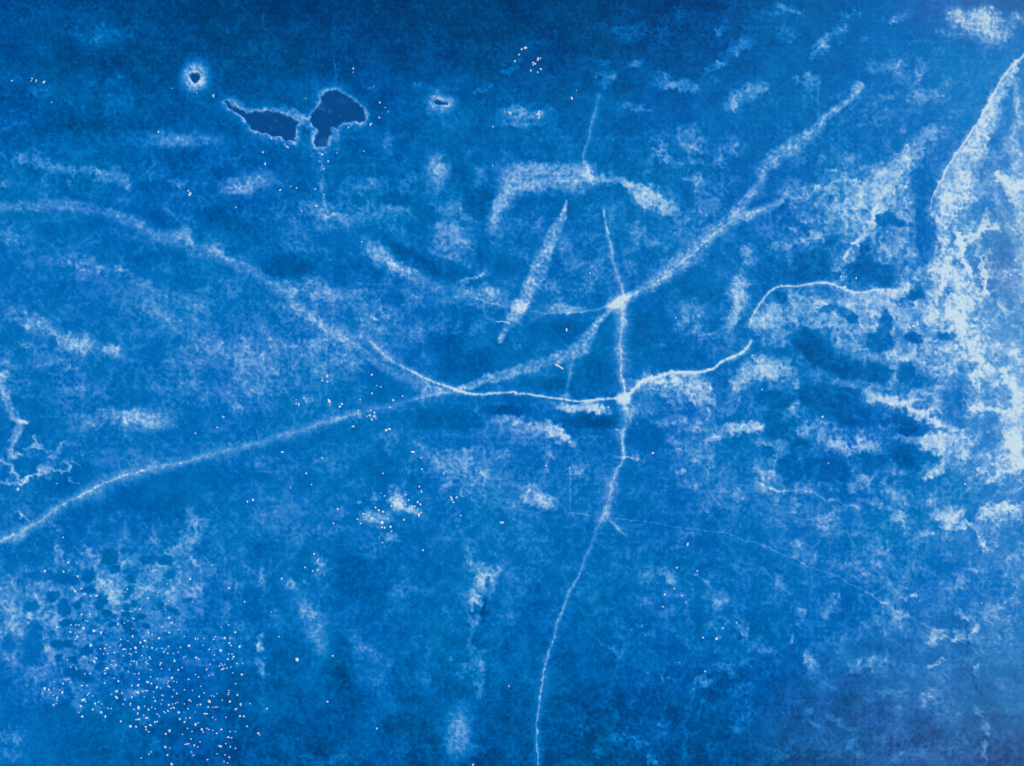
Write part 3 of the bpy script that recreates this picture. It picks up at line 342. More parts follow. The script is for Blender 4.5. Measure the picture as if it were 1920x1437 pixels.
# other smooth strokes: points, width, strength
SMST = [
 ([(690,465),(740,498),(800,528),(860,552),(920,568),(975,578)],[14,20,18,18,14,9],.15), ([(862,536),(885,524),(905,512)],[4,4,3],.3), ([(1030,820),(1050,826),(1075,828)],[10,12,7],.2), ([(1185,720),(1240,722),(1300,732),(1340,752)],[12,15,15,10],.18),
 ([(540,1095),(570,1130),(590,1170),(605,1220)],[8,18,22,14],.11), ([(670,1200),(700,1240),(715,1300),(740,1330)],[14,20,22,16],.08), ([(890,1165),(880,1200),(895,1260),(890,1300)],[10,8,14,10],.12),
 ([(1100,330),(1150,334),(1190,345)],[9,8,8],.26),
 ([(1915,650),(1900,700),(1912,760),(1905,820),(1912,870)],[14,16,18,22,14],.07), ([(1800,455),(1780,480),(1765,520),(1770,545)],[8,7,8,8],.26), ([(1788,430),(1800,455)],[6,7],.3), ([(1890,690),(1870,700),(1850,690)],[8,7,6],.2), ([(1790,560),(1786,590),(1795,620)],[10,12,10],.20), ([(1770,370),(1800,365),(1830,375)],[10,8,6],.18), ([(1840,740),(1825,700),(1810,680)],[8,8,6],.2),
 ([(1905,120),(1882,160),(1866,200),(1850,235),(1830,270),(1808,310),(1790,345),(1775,375)], [8,10,15,19,22,25,28,28], .32),
 ([(1862,170),(1852,210),(1838,240),(1815,285)], [5,9,9,8], .20),
 ([(1770,360),(1762,400),(1766,440),(1780,480)], [12,14,12,12], .26),
 ([(1900,150),(1905,190),(1912,230)], [8,8,8], .2),
 ([(1900,230),(1895,260),(1912,290)], [6,6,6], .15),
 ([(1830,245),(1850,262),(1846,280)], [4,4,4], .2), ([(1880,330),(1900,350),(1915,345)], [8,10,12], .30),
 ([(1902,310),(1908,350),(1916,395)], [10,16,12], .22), ([(1870,325),(1890,355),(1900,380)], [6,7,6], .24),
 ([(1845,400),(1850,430),(1830,450),(1805,455)], [6,8,8,8], .30), ([(1870,435),(1850,425),(1828,440)], [4,5,5], .2),
 ([(1800,448),(1806,465),(1797,480),(1808,490),(1815,515),(1820,535)], [7,8,6,5,4,3], .55),
 ([(1845,510),(1846,530),(1843,540),(1847,552)], [5,6,3,2], .60), ([(1840,480),(1844,510)], [3,5], .3),
 ([(1765,495),(1790,520),(1800,560),(1803,600),(1812,630),(1832,655),(1840,672)], [18,16,12,14,14,12,8], .26),
 ([(1760,500),(1758,540),(1745,580)], [20,16,14], .22), ([(1810,560),(1826,575)], [6,3], .3),
 ([(1828,668),(1850,700),(1870,720)], [8,8,8], .2), ([(1920,400),(1916,480),(1918,560)], [8,10,10], .16),
 ([(1825,765),(1860,770),(1885,778),(1915,770)], [7,6,7,10], .26), ([(1775,590),(1800,660),(1780,700)], [10,10,10], .12),
 ([(1885,700),(1905,740),(1900,760)], [10,12,10], .26), ([(1860,900),(1920,870)], [8,12], .2), ([(1805,935),(1835,905),(1870,890)], [5,6,6], .14),
 ([(1640,385),(1632,410),(1615,440),(1600,465),(1585,480)], [8,7,7,7,6], .34), ([(1520,448),(1540,443)], [5,4], .3),
 ([(1700,345),(1680,370),(1650,392)], [10,10,10], .2),
 ([(5,705),(6,735),(15,760),(28,782),(44,790)], [9,10,9,7,6], .42), ([(42,790),(30,805),(28,830),(20,852),(35,850)], [6,9,9,10,5], .36),
 ([(2,862),(20,872),(28,888),(40,905),(58,900)], [5,5,4,5,4], .36), ([(0,900),(18,905),(35,912)], [5,4,3], .3), ([(35,912),(55,897),(78,886)], [3,3,3], .45),
 ([(60,818),(67,832),(62,838),(84,838),(78,833)], [3,3,3,3,3], .34), ([(48,842),(70,838),(92,846)], [3,3,4], .24), ([(115,828),(100,850),(88,862)], [4,5,3], .24),
 ([(100,880),(115,884),(132,878),(118,872)], [3,4,4,3], .32), ([(112,868),(135,864),(150,875)], [4,4,4], .2), ([(128,895),(142,904)], [3,3], .26), ([(32,770),(38,782),(56,790)], [3,3,3], .2),
 ([(603,290),(607,330),(606,360),(611,384)], [4,4,5,5], .22), ([(625,107),(627,135),(625,165)], [3,3,3], .10),
 ([(1348,480),(1356,500)], [3,3], .0), ([(1450,370),(1480,375),(1500,370)], [8,8,6], .12),
 ([(922,162),(905,172),(885,174)], [3,3,3], .18), ([(972,115),(960,130),(945,138)], [5,5,3], .12),
 ([(1300,1290),(1286,1360),(1282,1430)], [5,5,5], .10), ([(1307,1270),(1302,1310)], [3,3], .12), ([(1322,1310),(1312,1350)], [3,3], .12),
 ([(1782,1350),(1816,1330)], [2,2], .14), ([(1745,1248),(1775,1243)], [2.5,2.5], .22),
]
for pts, W, s in SMST:
    sl, D, SG, S, T, WW = stroke(pts, W)
    m = (1 - sstep(.15, 1.4, D / WW)) * s
    smooth[sl] = smooth[sl] + m * (1 - .4 * np.clip(smooth[sl], 0, 1))
# haze of the milky ice past the pressure line on the right
sl, D, SG, S, T, WW = stroke([(1925,90),(1905,115),(1875,153),(1850,200),(1820,250),(1790,295),(1760,345),(1746,380),(1750,430),(1768,480),(1760,540),(1790,650),(1850,760),(1920,880)], 60, True)
side = sstep(-2, 4, -SG) 
milky = np.zeros_like(X); milky[sl] = side * (1 - sstep(60, 160, D))

# ---- the open holes
HOLES = {
 'left': [(422,193),(427,192),(432,197),(440,202),(450,206),(456,210),(461,213),(475,212),(490,211),(505,210),(520,212),(532,217),(545,221),(555,226),(558,231),(554,241),(552,250),(554,258),(550,264),(543,261),(540,262),(536,266),(530,259),(524,256),(520,257),(510,254),(495,248),(478,245),(470,240),(464,230),(455,218),(445,212),(437,206),(428,201)],
 'right': [(626,170),(636,171),(648,180),(660,187),(673,196),(680,204),(684,213),(685,222),(682,229),(676,230),(670,229),(655,228),(644,230),(637,236),(632,243),(627,240),(621,239),(620,245),(624,247),(616,257),(614,266),(611,274),(600,277),(592,275),(589,268),(591,258),(595,248),(594,242),(585,234),(581,225),(583,218),(588,209),(598,198),(602,190),(602,182),(608,175),(617,172)],
 'round': [(355,142),(361,138),(365,139),(368,137),(374,142),(375,148),(370,153),(364,157),(360,153),(357,147)],
 'oval': [(813,191),(819,187),(827,190),(833,193),(840,193),(838,197),(830,198),(822,197),(816,196)],
}
hole_sd = {}
hole = np.zeros_like(X)
for k, p in HOLES.items():
    sl, sd = poly_sd(p, .95 if k in ('left', 'right') else .45)
    if k == 'left': sd = sd - 1.3
    if k in ('left', 'right'):
        nn = fbm(X[sl], Y[sl], 40, 3, 91)
        ring = np.exp(-(np.clip(sd, 0, None) / (4.2 + 3 * nn)) ** 1.5) * (.50 + .5 * nn) + np.exp(-(np.clip(sd, 0, None) / 14) ** 2) * .13
    elif k == 'round':
        cx, cy = 366, 144
        rr = np.hypot((X[sl] - cx) / 1.0, (Y[sl] - cy) / 1.15)
        ring = 1.45 * np.exp(-(np.clip(rr - 9.5, 0, None) / 10.5) ** 1.5) + .12 * np.exp(-(rr / 26) ** 2)
    else:
        ring = .95 * np.exp(-(np.clip(sd, 0, None) / 10.0) ** 1.5)
    full = np.full(X.shape, 1e3, np.float32); full[sl] = sd
    hole_sd[k] = full
    smooth[sl] = np.maximum(smooth[sl], ring)
    hole[sl] = np.maximum(hole[sl], 1 - sstep(-1.2, .6, sd))
for (x, y, rx, ry, a, s) in [(560,215,22,7,10,.34),(538,207,12,5,5,.2),(574,222,10,8,-40,.5),(566,232,9,11,20,.42),(583,250,8,22,8,.22),(590,262,6,14,0,.16),(615,270,14,8,-30,.26),(633,262,9,12,30,.26),(440,192,16,8,30,.26),(480,206,16,4,0,.2),(620,281,18,5,0,.2),(534,265,12,5,0,.3),(556,262,5,10,0,.26),(600,290,16,4,0,.2),(665,234,18,4,5,.18),(675,205,4,14,-20,.12),(575,242,8,18,0,.0)]:
    blob(smooth, x, y, rx, ry, a, s, .1, 1.5)
blob(smooth, 574, 252, 8, 16, 0, .85, .3, 1.2, 'cut')

# ---- cracks
# name, label, points, halo width(s), halo strength, core width, core strength(s), style
CRACKS = [
 ('long left', 'long curving crack with a broad frosted edge reaching the left edge of the picture',
  [(-60,1045),(0,1014),(40,997),(73,979),(100,960),(125,943),(157,927),(198,905),(232,892),(269,883),(300,874),(339,868),(380,856),(417,847),(455,838),(496,828),(532,817),(584,800),(637,783),(673,776)],
  [8,8,9,9,10,12,13,12,11,10,9,9,8,8,8,7,6], .34, .9, [.25,.3,.25,.3,.4,.34,.1,.1,.05,.1,.05,.05,.0], 'hair'),
 ('faint tail', 'faint broken crack joining the long left crack to the central one',
  [(673,776),(700,766),(728,761),(767,750),(806,742),(850,736)], [8,6,6,7], .24, .8, [.0,.1,.1,.3,.3], 'hair'),
 ('upper left', 'wide frosted crack arching down from the left edge to the centre',
  [(-60,392),(0,388),(30,386),(70,388),(115,384),(150,386),(185,394),(215,402),(245,412),(270,428),(290,440),(315,446),(340,449),(355,462),(372,470),(400,472),(425,484),(455,500),(480,510),(500,527),(530,550),(560,577),(590,600),(615,618),(640,634),(672,652)],
  [5,8,10,9,8,9,10,12,12,10,10,9,8,8,7,6], .29, .8, [0,0,0,.05,.1,.1,.05,0], 'smooth'),
 ('lower band', 'smooth pale frost band running beside the crack into the centre',
  [(672,652),(690,668),(710,684),(735,697),(765,713),(800,726),(845,735)], [4,7,7,8,9,8], .30, .8, [0,0], 'smooth'),
 ('feathered', 'feathered white crack coming down from the upper left into the centre',
  [(695,640),(708,652),(722,665),(740,680),(755,688),(772,697),(790,707),(810,715),(830,722),(855,733),(880,738)], [5,8,8,7,6,5,5,6,5], .34, 1.3, [.15,.3,.3,.45,.5,.6,.7], 'hair'),
 ('central', 'thin bright white crack running level across the centre to the bright junction',
  [(880,738),(905,739),(930,737),(955,735),(975,739),(1000,741),(1030,746),(1063,749),(1100,752),(1130,750),(1168,746)], [4,4,3,3,3,4], .24, 1.7, [.6,.6,.5,.6,.6,.7,.7], 'thin'),
 ('white', 'bright white wavy crack climbing right from the bright junction',
  [(1168,746),(1180,738),(1192,727),(1203,716),(1211,711),(1235,705),(1258,697),(1275,699),(1300,700),(1320,698),(1340,690),(1352,678),(1375,671),(1392,662),(1402,650),(1409,638)], [7,6,4,3,3,4,6,5], .34, 2.0, [.55,.75,.85,.85,.8,.85,.8,.6,.4], 'thin'),
 ('spine', 'upright crack with a frosted right edge between the two junctions',
  [(1173,744),(1172,730),(1168,715),(1164,700),(1163,680),(1163,655),(1165,630),(1167,600),(1166,580),(1164,566)], [3,5,8,9,10,10,12,14], .40, 1.0, [.55,.5,.35,.3,.35,.3,.3], 'hair'),
 ('top spur', 'thin leaning crack above the upper junction',
  [(1133,395),(1136,420),(1139,440),(1144,460),(1149,485),(1153,505),(1160,522),(1166,540),(1168,560)], [2,3,6,7,6,6,7], .32, .9, [.1,.25,.2,.25,.15,.2,.2], 'hair'),
 ('north east', 'broad frosted crack climbing to the upper right from the upper junction',
  [(1150,578),(1168,563),(1190,552),(1221,535),(1247,518),(1273,497),(1299,474),(1325,452),(1344,433),(1367,418),(1404,403),(1443,387),(1465,378)], [11,9,8,10,12,13,12,11,9,8,7,5], .42, 1.1, [.45,.45,.4,.45,.45,.45,.5,.4,.25,.0], 'smooth'),
 ('north east second', 'frosted second strand of the crack forking up to the top right',
  [(1325,436),(1345,425),(1367,410),(1388,386),(1409,366),(1422,345),(1429,321),(1440,308),(1454,297),(1488,274),(1511,257),(1537,237),(1545,222),(1556,211),(1587,193),(1600,178),(1606,160)], [7,8,8,8,9,10,12,11,10,8,7,6,5,7], .40, 1.0, [.15,.15,.2,.2,.25,.3,.3,.2,.0], 'smooth'),
 ('south west', 'speckled frosted crack running from the upper junction down to the lower left',
  [(1150,580),(1135,593),(1122,604),(1112,620),(1103,636),(1090,652),(1072,664),(1050,671),(1020,681),(990,690),(960,699),(930,707),(900,716),(870,727),(852,734)], [4,4,5,9,12,11,8,8,8,7,6,5], .40, 1.0, [.3,.25,.2,.1,.05,.05,.05,.05,.1,.2], 'speck'),
 ('short fork', 'short faint frosted fork dropping to the central crack',
  [(1085,660),(1074,676),(1068,695),(1065,715),(1063,732),(1062,747)], [7,4,3,4,6], .26, .8, [.05,.1,.1,.1], 'hair'),
 ('level', 'thin level crack meeting the upper junction from the left',
  [(870,552),(895,562),(915,568),(945,574),(975,581),(1010,586),(1050,587),(1090,585),(1120,581),(1150,575)], [2,3,3,4,4], .12, .9, [.2,.25,.15,.25,.3,.4], 'thin'),
 ('spike', 'broad speckled frost spike leaning left of the upper junction',
  [(1062,376),(1058,392),(1052,410),(1044,430),(1032,455),(1022,480),(1011,505),(1000,530),(988,552),(975,573),(962,595),(955,607),(945,622),(936,640)], [2,4,6,9,11,12,12,12,13,12,8,5,3], .46, .9, [.2,.2,.1,.1,.1,.2,.1], 'speck'),
 ('spur', 'tiny crooked white spur at the foot of the frost spike', [(932,602),(940,603),(948,604),(955,607)], 2, .15, .9, [.7,.8,.6], 'thin'),
 ('top short', 'short thin frosted crack standing above the wide frost band',
  [(1122,180),(1119,195),(1114,215),(1108,240),(1104,260),(1098,278),(1093,292),(1094,303),(1100,313),(1107,330),(1114,350)], [5,6,5,4,3,3,6,5], .24, .8, [.15,.2,.3,.3,.25,.15,.2,.3,.1], 'hair'),
 ('south upper', 'frosted crack hanging straight below the bright junction',
  [(1170,755),(1173,775),(1172,795),(1168,812),(1166,830),(1168,848),(1169,857),(1165,868),(1158,878),(1152,892),(1147,908),(1145,925),(1140,945),(1134,962),(1128,975)], [14,12,9,4,4,3,3,8,12,11,9,8], .38, .8, [.1,.1,.2,.3,.25,.3,.2,.3,.2,.25], 'hair'),
 ('south lower', 'long curving crack with bristly frost running down to the bottom edge',
  [(1128,975),(1118,995),(1108,1025),(1098,1045),(1090,1067),(1080,1087),(1064,1117),(1049,1158),(1036,1203),(1023,1247),(1016,1284),(1010,1320),(1006,1362),(1007,1400),(1009,1440),(1014,1500)], [5,5,4,4,4,4,5,6,7,8,9,10,10], .22, 1.1, [.12,.16,.25,.32,.4,.5,.6,.65,.6,.6], 'hair'),
 ('plumb', 'short upright hairline crack left of the lower crack', [(1069,874),(1071,890),(1070,910),(1070,935),(1069,950),(1068,964)], 2, .05, .75, [.3,.4,.4,.3,.2], 'thin'),
 ('hairline', 'very long thin hairline crack wandering to the lower right corner',
  [(1068,962),(1095,966),(1128,970),(1150,973),(1190,976),(1235,982),(1270,990),(1315,993),(1350,998),(1375,1005),(1390,1012),(1430,1022),(1470,1040),(1510,1060),(1550,1073),(1590,1092),(1625,1111),(1650,1130),(1700,1155),(1745,1178),(1775,1193),(1810,1207),(1835,1226),(1870,1250)], 2, .03, .7, [.42,.34,.28,.28,.28,.28,.28,.28,.30,.25,.28,.34,.22], 'thin'),
 ('feather', 'feathery frost branch beside the lower crack', [(1142,975),(1150,984),(1157,990),(1164,997),(1173,1004)], [3,4,4,2], .30, .7, [.1,.1], 'hair'),
 ('side twig', 'short level side twig on the right of the lower crack', [(1168,857),(1185,859),(1206,866)], 3, .15, .7, [.3,.2,.1], 'hair'),
 ('hook', 'small hooked hairline left of the lower crack', [(1130,871),(1140,868),(1150,874),(1154,879)], 2, .03, .7, [.2,.25,.2], 'thin'),
 ('curved right', 'bright curved crack arching over the frost on the right',
  [(1408,606),(1411,592),(1417,578),(1428,563),(1443,548),(1457,539),(1467,536),(1490,537),(1515,535),(1533,530),(1555,532),(1570,538),(1588,546),(1605,549),(1630,548),(1652,543),(1668,543)], [4,4,4,5,6,7,6,5], .36, 1.25, [.4,.6,.7,.75,.7,.7,.6,.5,.3], 'thin'),
 ('edge', 'white pressure line cutting down the right edge of the picture',
  [(1935,95),(1919,106),(1905,117),(1893,128),(1880,145),(1868,165),(1855,192),(1842,215),(1829,236),(1815,258),(1806,271),(1790,290),(1777,312),(1766,335),(1755,355),(1746,373),(1744,392)], [3,4,5,5,5,5,5,5,4], .26, 1.1, [.8,.8,.6,.45,.4,.35,.4,.5,.5,.55,.3], 'thin'),
 ('thin upper right', 'thin hairline crossing the frost at the right of centre top', [(1488,356),(1515,352),(1545,346),(1580,341),(1605,336),(1625,326)], 3, .06, .8, [.1,.25,.2,.2,.1], 'thin'),
 ('thin right', 'thin crooked hairline at the right above the long hairline',
  [(1418,905),(1440,915),(1470,922),(1495,918),(1519,922),(1535,932),(1548,939),(1569,937),(1582,948),(1610,952)], [6,6,5,3,3,3], .16, .8, [.3,.4,.35,.2,.3,.3,.2,.0], 'thin'),
 ('faint corner', 'barely visible hairline slanting across the upper left corner', [(118,-5),(132,15),(146,34),(180,80),(195,105),(212,128),(225,145),(255,175),(272,198),(290,225),(297,240)], 2, .0, .7, [.10,.10,.04,.12,.12,.05,.12,.08], 'thin'),
 ('pale seam', 'faint straight seam running down right of the lower crack', [(1335,930),(1334,980),(1333,1030),(1331,1080),(1330,1110)], 2, .02, .7, [.04,.08,.08,.07,.04], 'thin'),
 ('left thread', 'faint crooked thread below the long pale streak at upper left', [(358,366),(375,371),(392,377),(410,379),(425,388),(440,393)], 2, .02, .7, [.14,.12,.16,.1,.14], 'thin'),
 ('tick', 'short needle like spur on the long left crack', [(480,805),(485,815),(488,826)], 2, .0, .6, [.15,.3,.2], 'thin'),
 ('left twig', 'thin feathery twig at the lower left beside the long crack', [(40,964),(48,970),(55,978)], 3, .12, .7, [.15,.1], 'hair'),
]
crack_h = []; core_all = np.zeros_like(X); halo_all = np.zeros_like(X)
hn = fbm(X, Y, 3.6, 2, 101); sp = fbm(X, Y, 6.5, 2, 111, .5); md = fbm(X, Y, 24, 2, 121)
for ci, (nm, lab, pts, W, hs, cw, cs, sty) in enumerate(CRACKS):
    sl, D, SG, S, T, WW = stroke(pts, W, True)
    if sty != 'thin': WW = WW * 1.35
    if sty == 'hair': WW = WW * .9
    hair = perlin(S / 2.6 + np.sign(SG) * 50, np.sign(SG) * 3.1 + D * 0.03, 130 + ci)
    lo = perlin(S / 22.0, np.sign(SG) * 7.7, 131 + ci)
    if sty == 'hair': w = WW * np.clip(1.0 + .30 * hair + .35 * lo + .25 * sp[sl], .25, 2.2); m = np.exp(-(D / (w * .95)) ** 1.6)
    elif sty == 'speck': w = WW * np.clip(1.0 + .18 * hair + .2 * lo, .3, 2); m = (1 - sstep(.55, 1.35, D / w)) * np.clip(.8 + .5 * sp[sl], 0, 1.5)
    elif sty == 'smooth': w = WW * np.clip(1.0 + .15 * hair + .3 * lo, .3, 2); m = (1 - sstep(.3, 1.45, D / w)) * np.clip(.8 + .45 * sp[sl], 0, 1.4)
    else: w = WW * np.clip(1.0 + .2 * hair + .3 * lo, .3, 2); m = np.exp(-(D / w) ** 1.3)
    cap = sstep(0, .015, T) * 0 + 1
    h = hs * m * np.clip(.9 + .5 * md[sl], .3, 1.4)
    cst = np.interp(T, np.linspace(0, 1, len(cs)), cs).astype(np.float32)
    jit = np.clip(.8 + .9 * perlin(S / 5.0, S * 0, 171 + ci) + .4 * perlin(S / 17.0, S * 0, 172 + ci), .1, 1.5)
    if sty == 'thin': jit = .25 + .75 * jit
    dd = D + .5 * np.abs(perlin(S / 3.0, S * 0, 173 + ci))
    c = cst * jit * np.exp(-(dd / (cw * 1.25)) ** 2)
    halo_all[sl] = np.maximum(halo_all[sl], h); core_all[sl] = np.maximum(core_all[sl], c)
    fh = np.zeros_like(X); fh[sl] = np.maximum(h * 1.0, c * .9)
    crack_h.append((fh, sl, D))
# junction blobs
JUNC = [(1169,746,14,11,-15,1.4,'bright white knot where the central cracks meet'), (1163,565,24,14,-30,.50,'frosty knot where the upper cracks meet'), (975,575,17,12,-20,.46,'pale frost knot at the foot of the leaning spike'), (855,733,14,4,20,.3,'small white knot where the left cracks join')]
junc_m = []
for (x, y, rx, ry, a, s, lab) in JUNC:
    jm = np.zeros_like(X)
    blob(halo_all, x, y, rx, ry, a, s, .1, 1.5, 'add', XL, YL); blob(jm, x, y, rx, ry, a, 1, .5, 1.3, 'max', XL, YL)
    junc_m.append(jm)
for (x, y, rx, ry, a, s) in [(1150,572,14,7,-25,.26),(1172,556,14,6,-25,.2),(1166,600,10,26,0,.18),(1172,765,9,14,0,.2),(1130,590,20,10,-40,.12),(1095,640,16,16,-40,.0)]:
    blob(halo_all, x, y, rx, ry, a, s, .1, 1.5, 'add', XL, YL)
# crumpled double wedge inside the fork of the north east crack
blob(halo_all, 1385, 400, 22, 7, -30, .22, .1, 1.4, 'add', XL, YL)

# ---- put it together
n1 = fbm(X, Y, 34, 6, 201, .60); n2 = fbm(X, Y, 13, 4, 221, .68, True); n3 = fbm(X, Y, 7.0, 2, 231, .6)
nz = 0.55 * n1 + 0.34 * (n2 - .12) + 0.20 * n3
outside = sstep(0, 400, np.maximum(np.maximum(-X - 90, X - 2010), np.maximum(-Y - 90, Y - 1530)))
cov = cov * (1 - outside) + outside * (.16 + .3 * fbm(X, Y, 420, 4, 241))
cover = .95 * (1 - np.exp(-1.25 * np.clip(cov, 0, 2))) * (1 - .85 * clr)
th = cover * (1 - .30 * cover) + .72 * nz
nm = fbm(X, Y, 30, 4, 281, .6)
mott_ = fbm(X, Y, 52, 5, 321, .62)
vein = sstep(.50, .92, fbm(XB, YB, 46, 4, 341, .55, True))
pits = sstep(.28, .52, perlin(XM / 13.0, YM / 13.0, 351)) * .7 + sstep(.34, .55, perlin(XM / 27.0, YM / 24.0, 352)) * .5
rough = (.62 * sstep(.04, .74, th) + .38 * sstep(.22, .56, th)) * (.15 + .38 * cover) * (1 + .60 * nm) * (1 - .55 * np.clip(pits, 0, 1) * sstep(.12, .4, cover)) + .20 * vein * sstep(.14, .5, cover) * (1 - .8 * clr) 
powder = .80 * (1 - np.exp(-1.55 * smooth)) * np.clip(.86 + .34 * n3 + .40 * n2 + .40 * nm, .2, 1.6)
mk = milky * (.06 + .14 * n1)
frost = rough + powder * (1 - .9 * np.clip(rough, 0, 1)) + mk
frost = frost * (1 - .55 * np.clip(halo_all * 1.5, 0, 1)) + halo_all * (.98 + .26 * n3 + .18 * n2)
curd = (.6 * sstep(.08, .40, fbm(X, Y, 15, 4, 261, .62)) + .7 * sstep(.10, .45, fbm(X, Y, 30, 5, 262, .66))) * np.clip(.50 + 1.2 * fbm(X, Y, 90, 2, 271), 0, 1) * (.25 + .75 * sstep(120, 380, Y)) * (1 - .40 * sstep(1050, 1250, Y)) * (1 - outside)
rm = sstep(1360, 1520, X) * sstep(260, 380, Y) * (1 - sstep(980, 1120, Y)) * (1 - outside)
lace = sstep(.34, .80, fbm(XM, YM, 34, 5, 371, .66, True) + .5 * nm) * (.5 + .8 * np.clip(n1 + .3, 0, 1))
frost = frost + rm * .22 * lace * (1 - np.clip(1.3 * frost, 0, 1)) * (1 - .45 * clr)
lace2 = sstep(.30, .80, fbm(XM, YM, 26, 5, 381, .66, True) + .45 * mott_)
frost = frost + .10 * (1 - rm) * lace2 * (1 - np.clip(1.6 * frost, 0, 1)) * (1 - .7 * clr) * (.35 + .65 * sstep(120, 340, Y)) * (1 - .4 * sstep(1150, 1350, Y)) * (1 - outside)
frost = frost + (.17 + .07 * np.exp(-((X - 1300) / 260) ** 2 - ((Y - 400) / 170) ** 2)) * curd * (1 - .7 * clr) * (1 - np.clip(2.2 * frost, 0, 1))
mott = fbm(X, Y, 52, 5, 321, .62); streak = fbm(X, Y * .8, 9, 3, 331, .7, True)
live = .55 + .45 * sstep(100, 400, Y) * (1 - .5 * sstep(1200, 1400, Y))
cl = np.clip(cloud - (.055 + .045 * rm) * clr + live * (.115 * mott + .030 * n3 + .026 * (streak - .1) + .045 * (fbm(X, Y, 20, 4, 361, .65))) * (1 - .60 * clr), .0, 1)
def blur(a, n):
    k = np.zeros_like(a); w = 0
    for d in range(-n, n + 1):
        g = float(np.exp(-(d / (n * .6)) ** 2)); k += g * np.roll(a, d, 0); w += g
    k /= w; o_ = np.zeros_like(a)
    for d in range(-n, n + 1):
        o_ += float(np.exp(-(d / (n * .6)) ** 2)) * np.roll(k, d, 1)
    return o_ / w
frost = np.clip(frost + .28 * (frost - blur(frost, 3)) + .30 * (frost - blur(frost, 9)), 0, 1.3)
frost = np.where(frost > .50, .50 + (frost - .50) * .78, frost)
frost = frost + 1.1 * core_all * (1 - .5 * np.clip(frost, 0, 1))
frost = np.clip(frost, 0, 1.2)
hn2 = fbm(X, Y, 16, 3, 251)
# thin skim of new ice drifting in the open holes
skim = np.zeros_like(X)
for (x, y, rx, ry, a, s) in [(605,199,12,5,-10,.05),(640,190,14,5,20,.06),(619,207,5,5,0,.16),(601,202,3,3,0,.18),(607,204,3,3,0,.14),(637,217,3,3,0,.14),(605,268,12,9,0,.10),(517,226,3,3,0,.16),(506,239,5,2,50,.12),(527,237,4,3,0,.10),(645,225,3,2,0,.1),(500,215,10,4,0,.04)]:
    blob(skim, x, y, rx, ry, a, s, .2, 1.4, 'add', XL, YL)
tone_ice = cl; 
frost = frost * (1 - hole)
tone = np.clip(cl * (1 - hole) + hole * (.075 + .01 * n3 + skim) + frost * (1 - .25 * cl), 0, 1)
murk = np.clip(1.1 - np.hypot((X - 1900) / 480, (Y - 1460) / 330), 0, 1) + np.clip(.8 - np.hypot((X - 1880) / 300, (Y + 20) / 160), 0, 1) + .7 * np.clip(1 - np.hypot((X - 1880) / 70, (Y - 480) / 120), 0, 1)
murk = np.clip(murk * (1 + .5 * n1), 0, 1).astype(np.float32)
# FIELD END
# ------------------------------------------------------------------ materials
def ice_material(name, rough, crisp):
    m = bpy.data.materials.new(name); m.use_nodes = True; t = m.node_tree; N = t.nodes; L = t.links
    b = N['Principled BSDF']
    a = N.new('ShaderNodeAttribute'); a.attribute_name = 'tone'; a.attribute_type = 'GEOMETRY'
    co = N.new('ShaderNodeTexCoord')
    def noise(scale, det=2.0, ro=.5):
        n = N.new('ShaderNodeTexNoise'); n.inputs['Scale'].default_value = scale; n.inputs['Detail'].default_value = det
        n.inputs['Roughness'].default_value = ro; L.new(co.outputs['Object'], n.inputs['Vector']); return n
    def math_(op, x, y, cl=False):
        n = N.new('ShaderNodeMath'); n.operation = op; n.use_clamp = cl
        for i, v in enumerate((x, y)):
            if isinstance(v, (int, float)): n.inputs[i].default_value = v
            else: L.new(v, n.inputs[i])
        return n.outputs[0]
    g = noise(11.0, 2.0, .7)            # crystals of a decimetre and less
    g2 = noise(2.6, 3.0, .6)
    gg = math_('ADD', math_('MULTIPLY', math_('SUBTRACT', g.outputs['Fac'], .5), crisp), math_('MULTIPLY', math_('SUBTRACT', g2.outputs['Fac'], .5), crisp * .6))
    tone = math_('ADD', a.outputs['Fac'], gg, True)
    cr = N.new('ShaderNodeValToRGB'); L.new(tone, cr.inputs[0])
    stops = STOPS
    def lin(c): c /= 255.0; return c / 12.92 if c <= .04045 else ((c + .055) / 1.055) ** 2.4
    el = cr.color_ramp.elements
    while len(el) < len(stops): el.new(.5)
    for e, (p, c) in zip(el, stops):
        e.position = p; e.color = (lin(c[0]) * GAIN[0], lin(c[1]) * GAIN[1], lin(c[2]) * GAIN[2], 1)
    # drifts of slightly greener and slightly more violet ice
    h = noise(.09, 3.0, .55)
    hr = N.new('ShaderNodeMapRange'); L.new(h.outputs['Fac'], hr.inputs['Value'])
    hr.inputs['From Min'].default_value = .3; hr.inputs['From Max'].default_value = .7
    hr.inputs['To Min'].default_value = .486; hr.inputs['To Max'].default_value = .500
    mk_ = N.new('ShaderNodeAttribute'); mk_.attribute_name = 'murk'
    hs = N.new('ShaderNodeHueSaturation'); L.new(math_('SUBTRACT', 1.0, math_('MULTIPLY', mk_.outputs['Fac'], .11)), hs.inputs['Saturation']); L.new(math_('SUBTRACT', 1.0, math_('MULTIPLY', mk_.outputs['Fac'], .14)), hs.inputs['Value']); L.new(hr.outputs[0], hs.inputs['Hue']); L.new(cr.outputs[0], hs.inputs['Color'])
    L.new(hs.outputs[0], b.inputs['Base Color'])
    b.inputs['Roughness'].default_value = rough; b.inputs['IOR'].default_value = 1.31; b.inputs['Specular IOR Level'].default_value = .04
    bp = N.new('ShaderNodeBump'); bp.inputs['Strength'].default_value = .25; bp.inputs['Distance'].default_value = .03
    L.new(math_('ADD', tone, g.outputs['Fac']), bp.inputs['Height']); L.new(bp.outputs[0], b.inputs['Normal'])
    return m
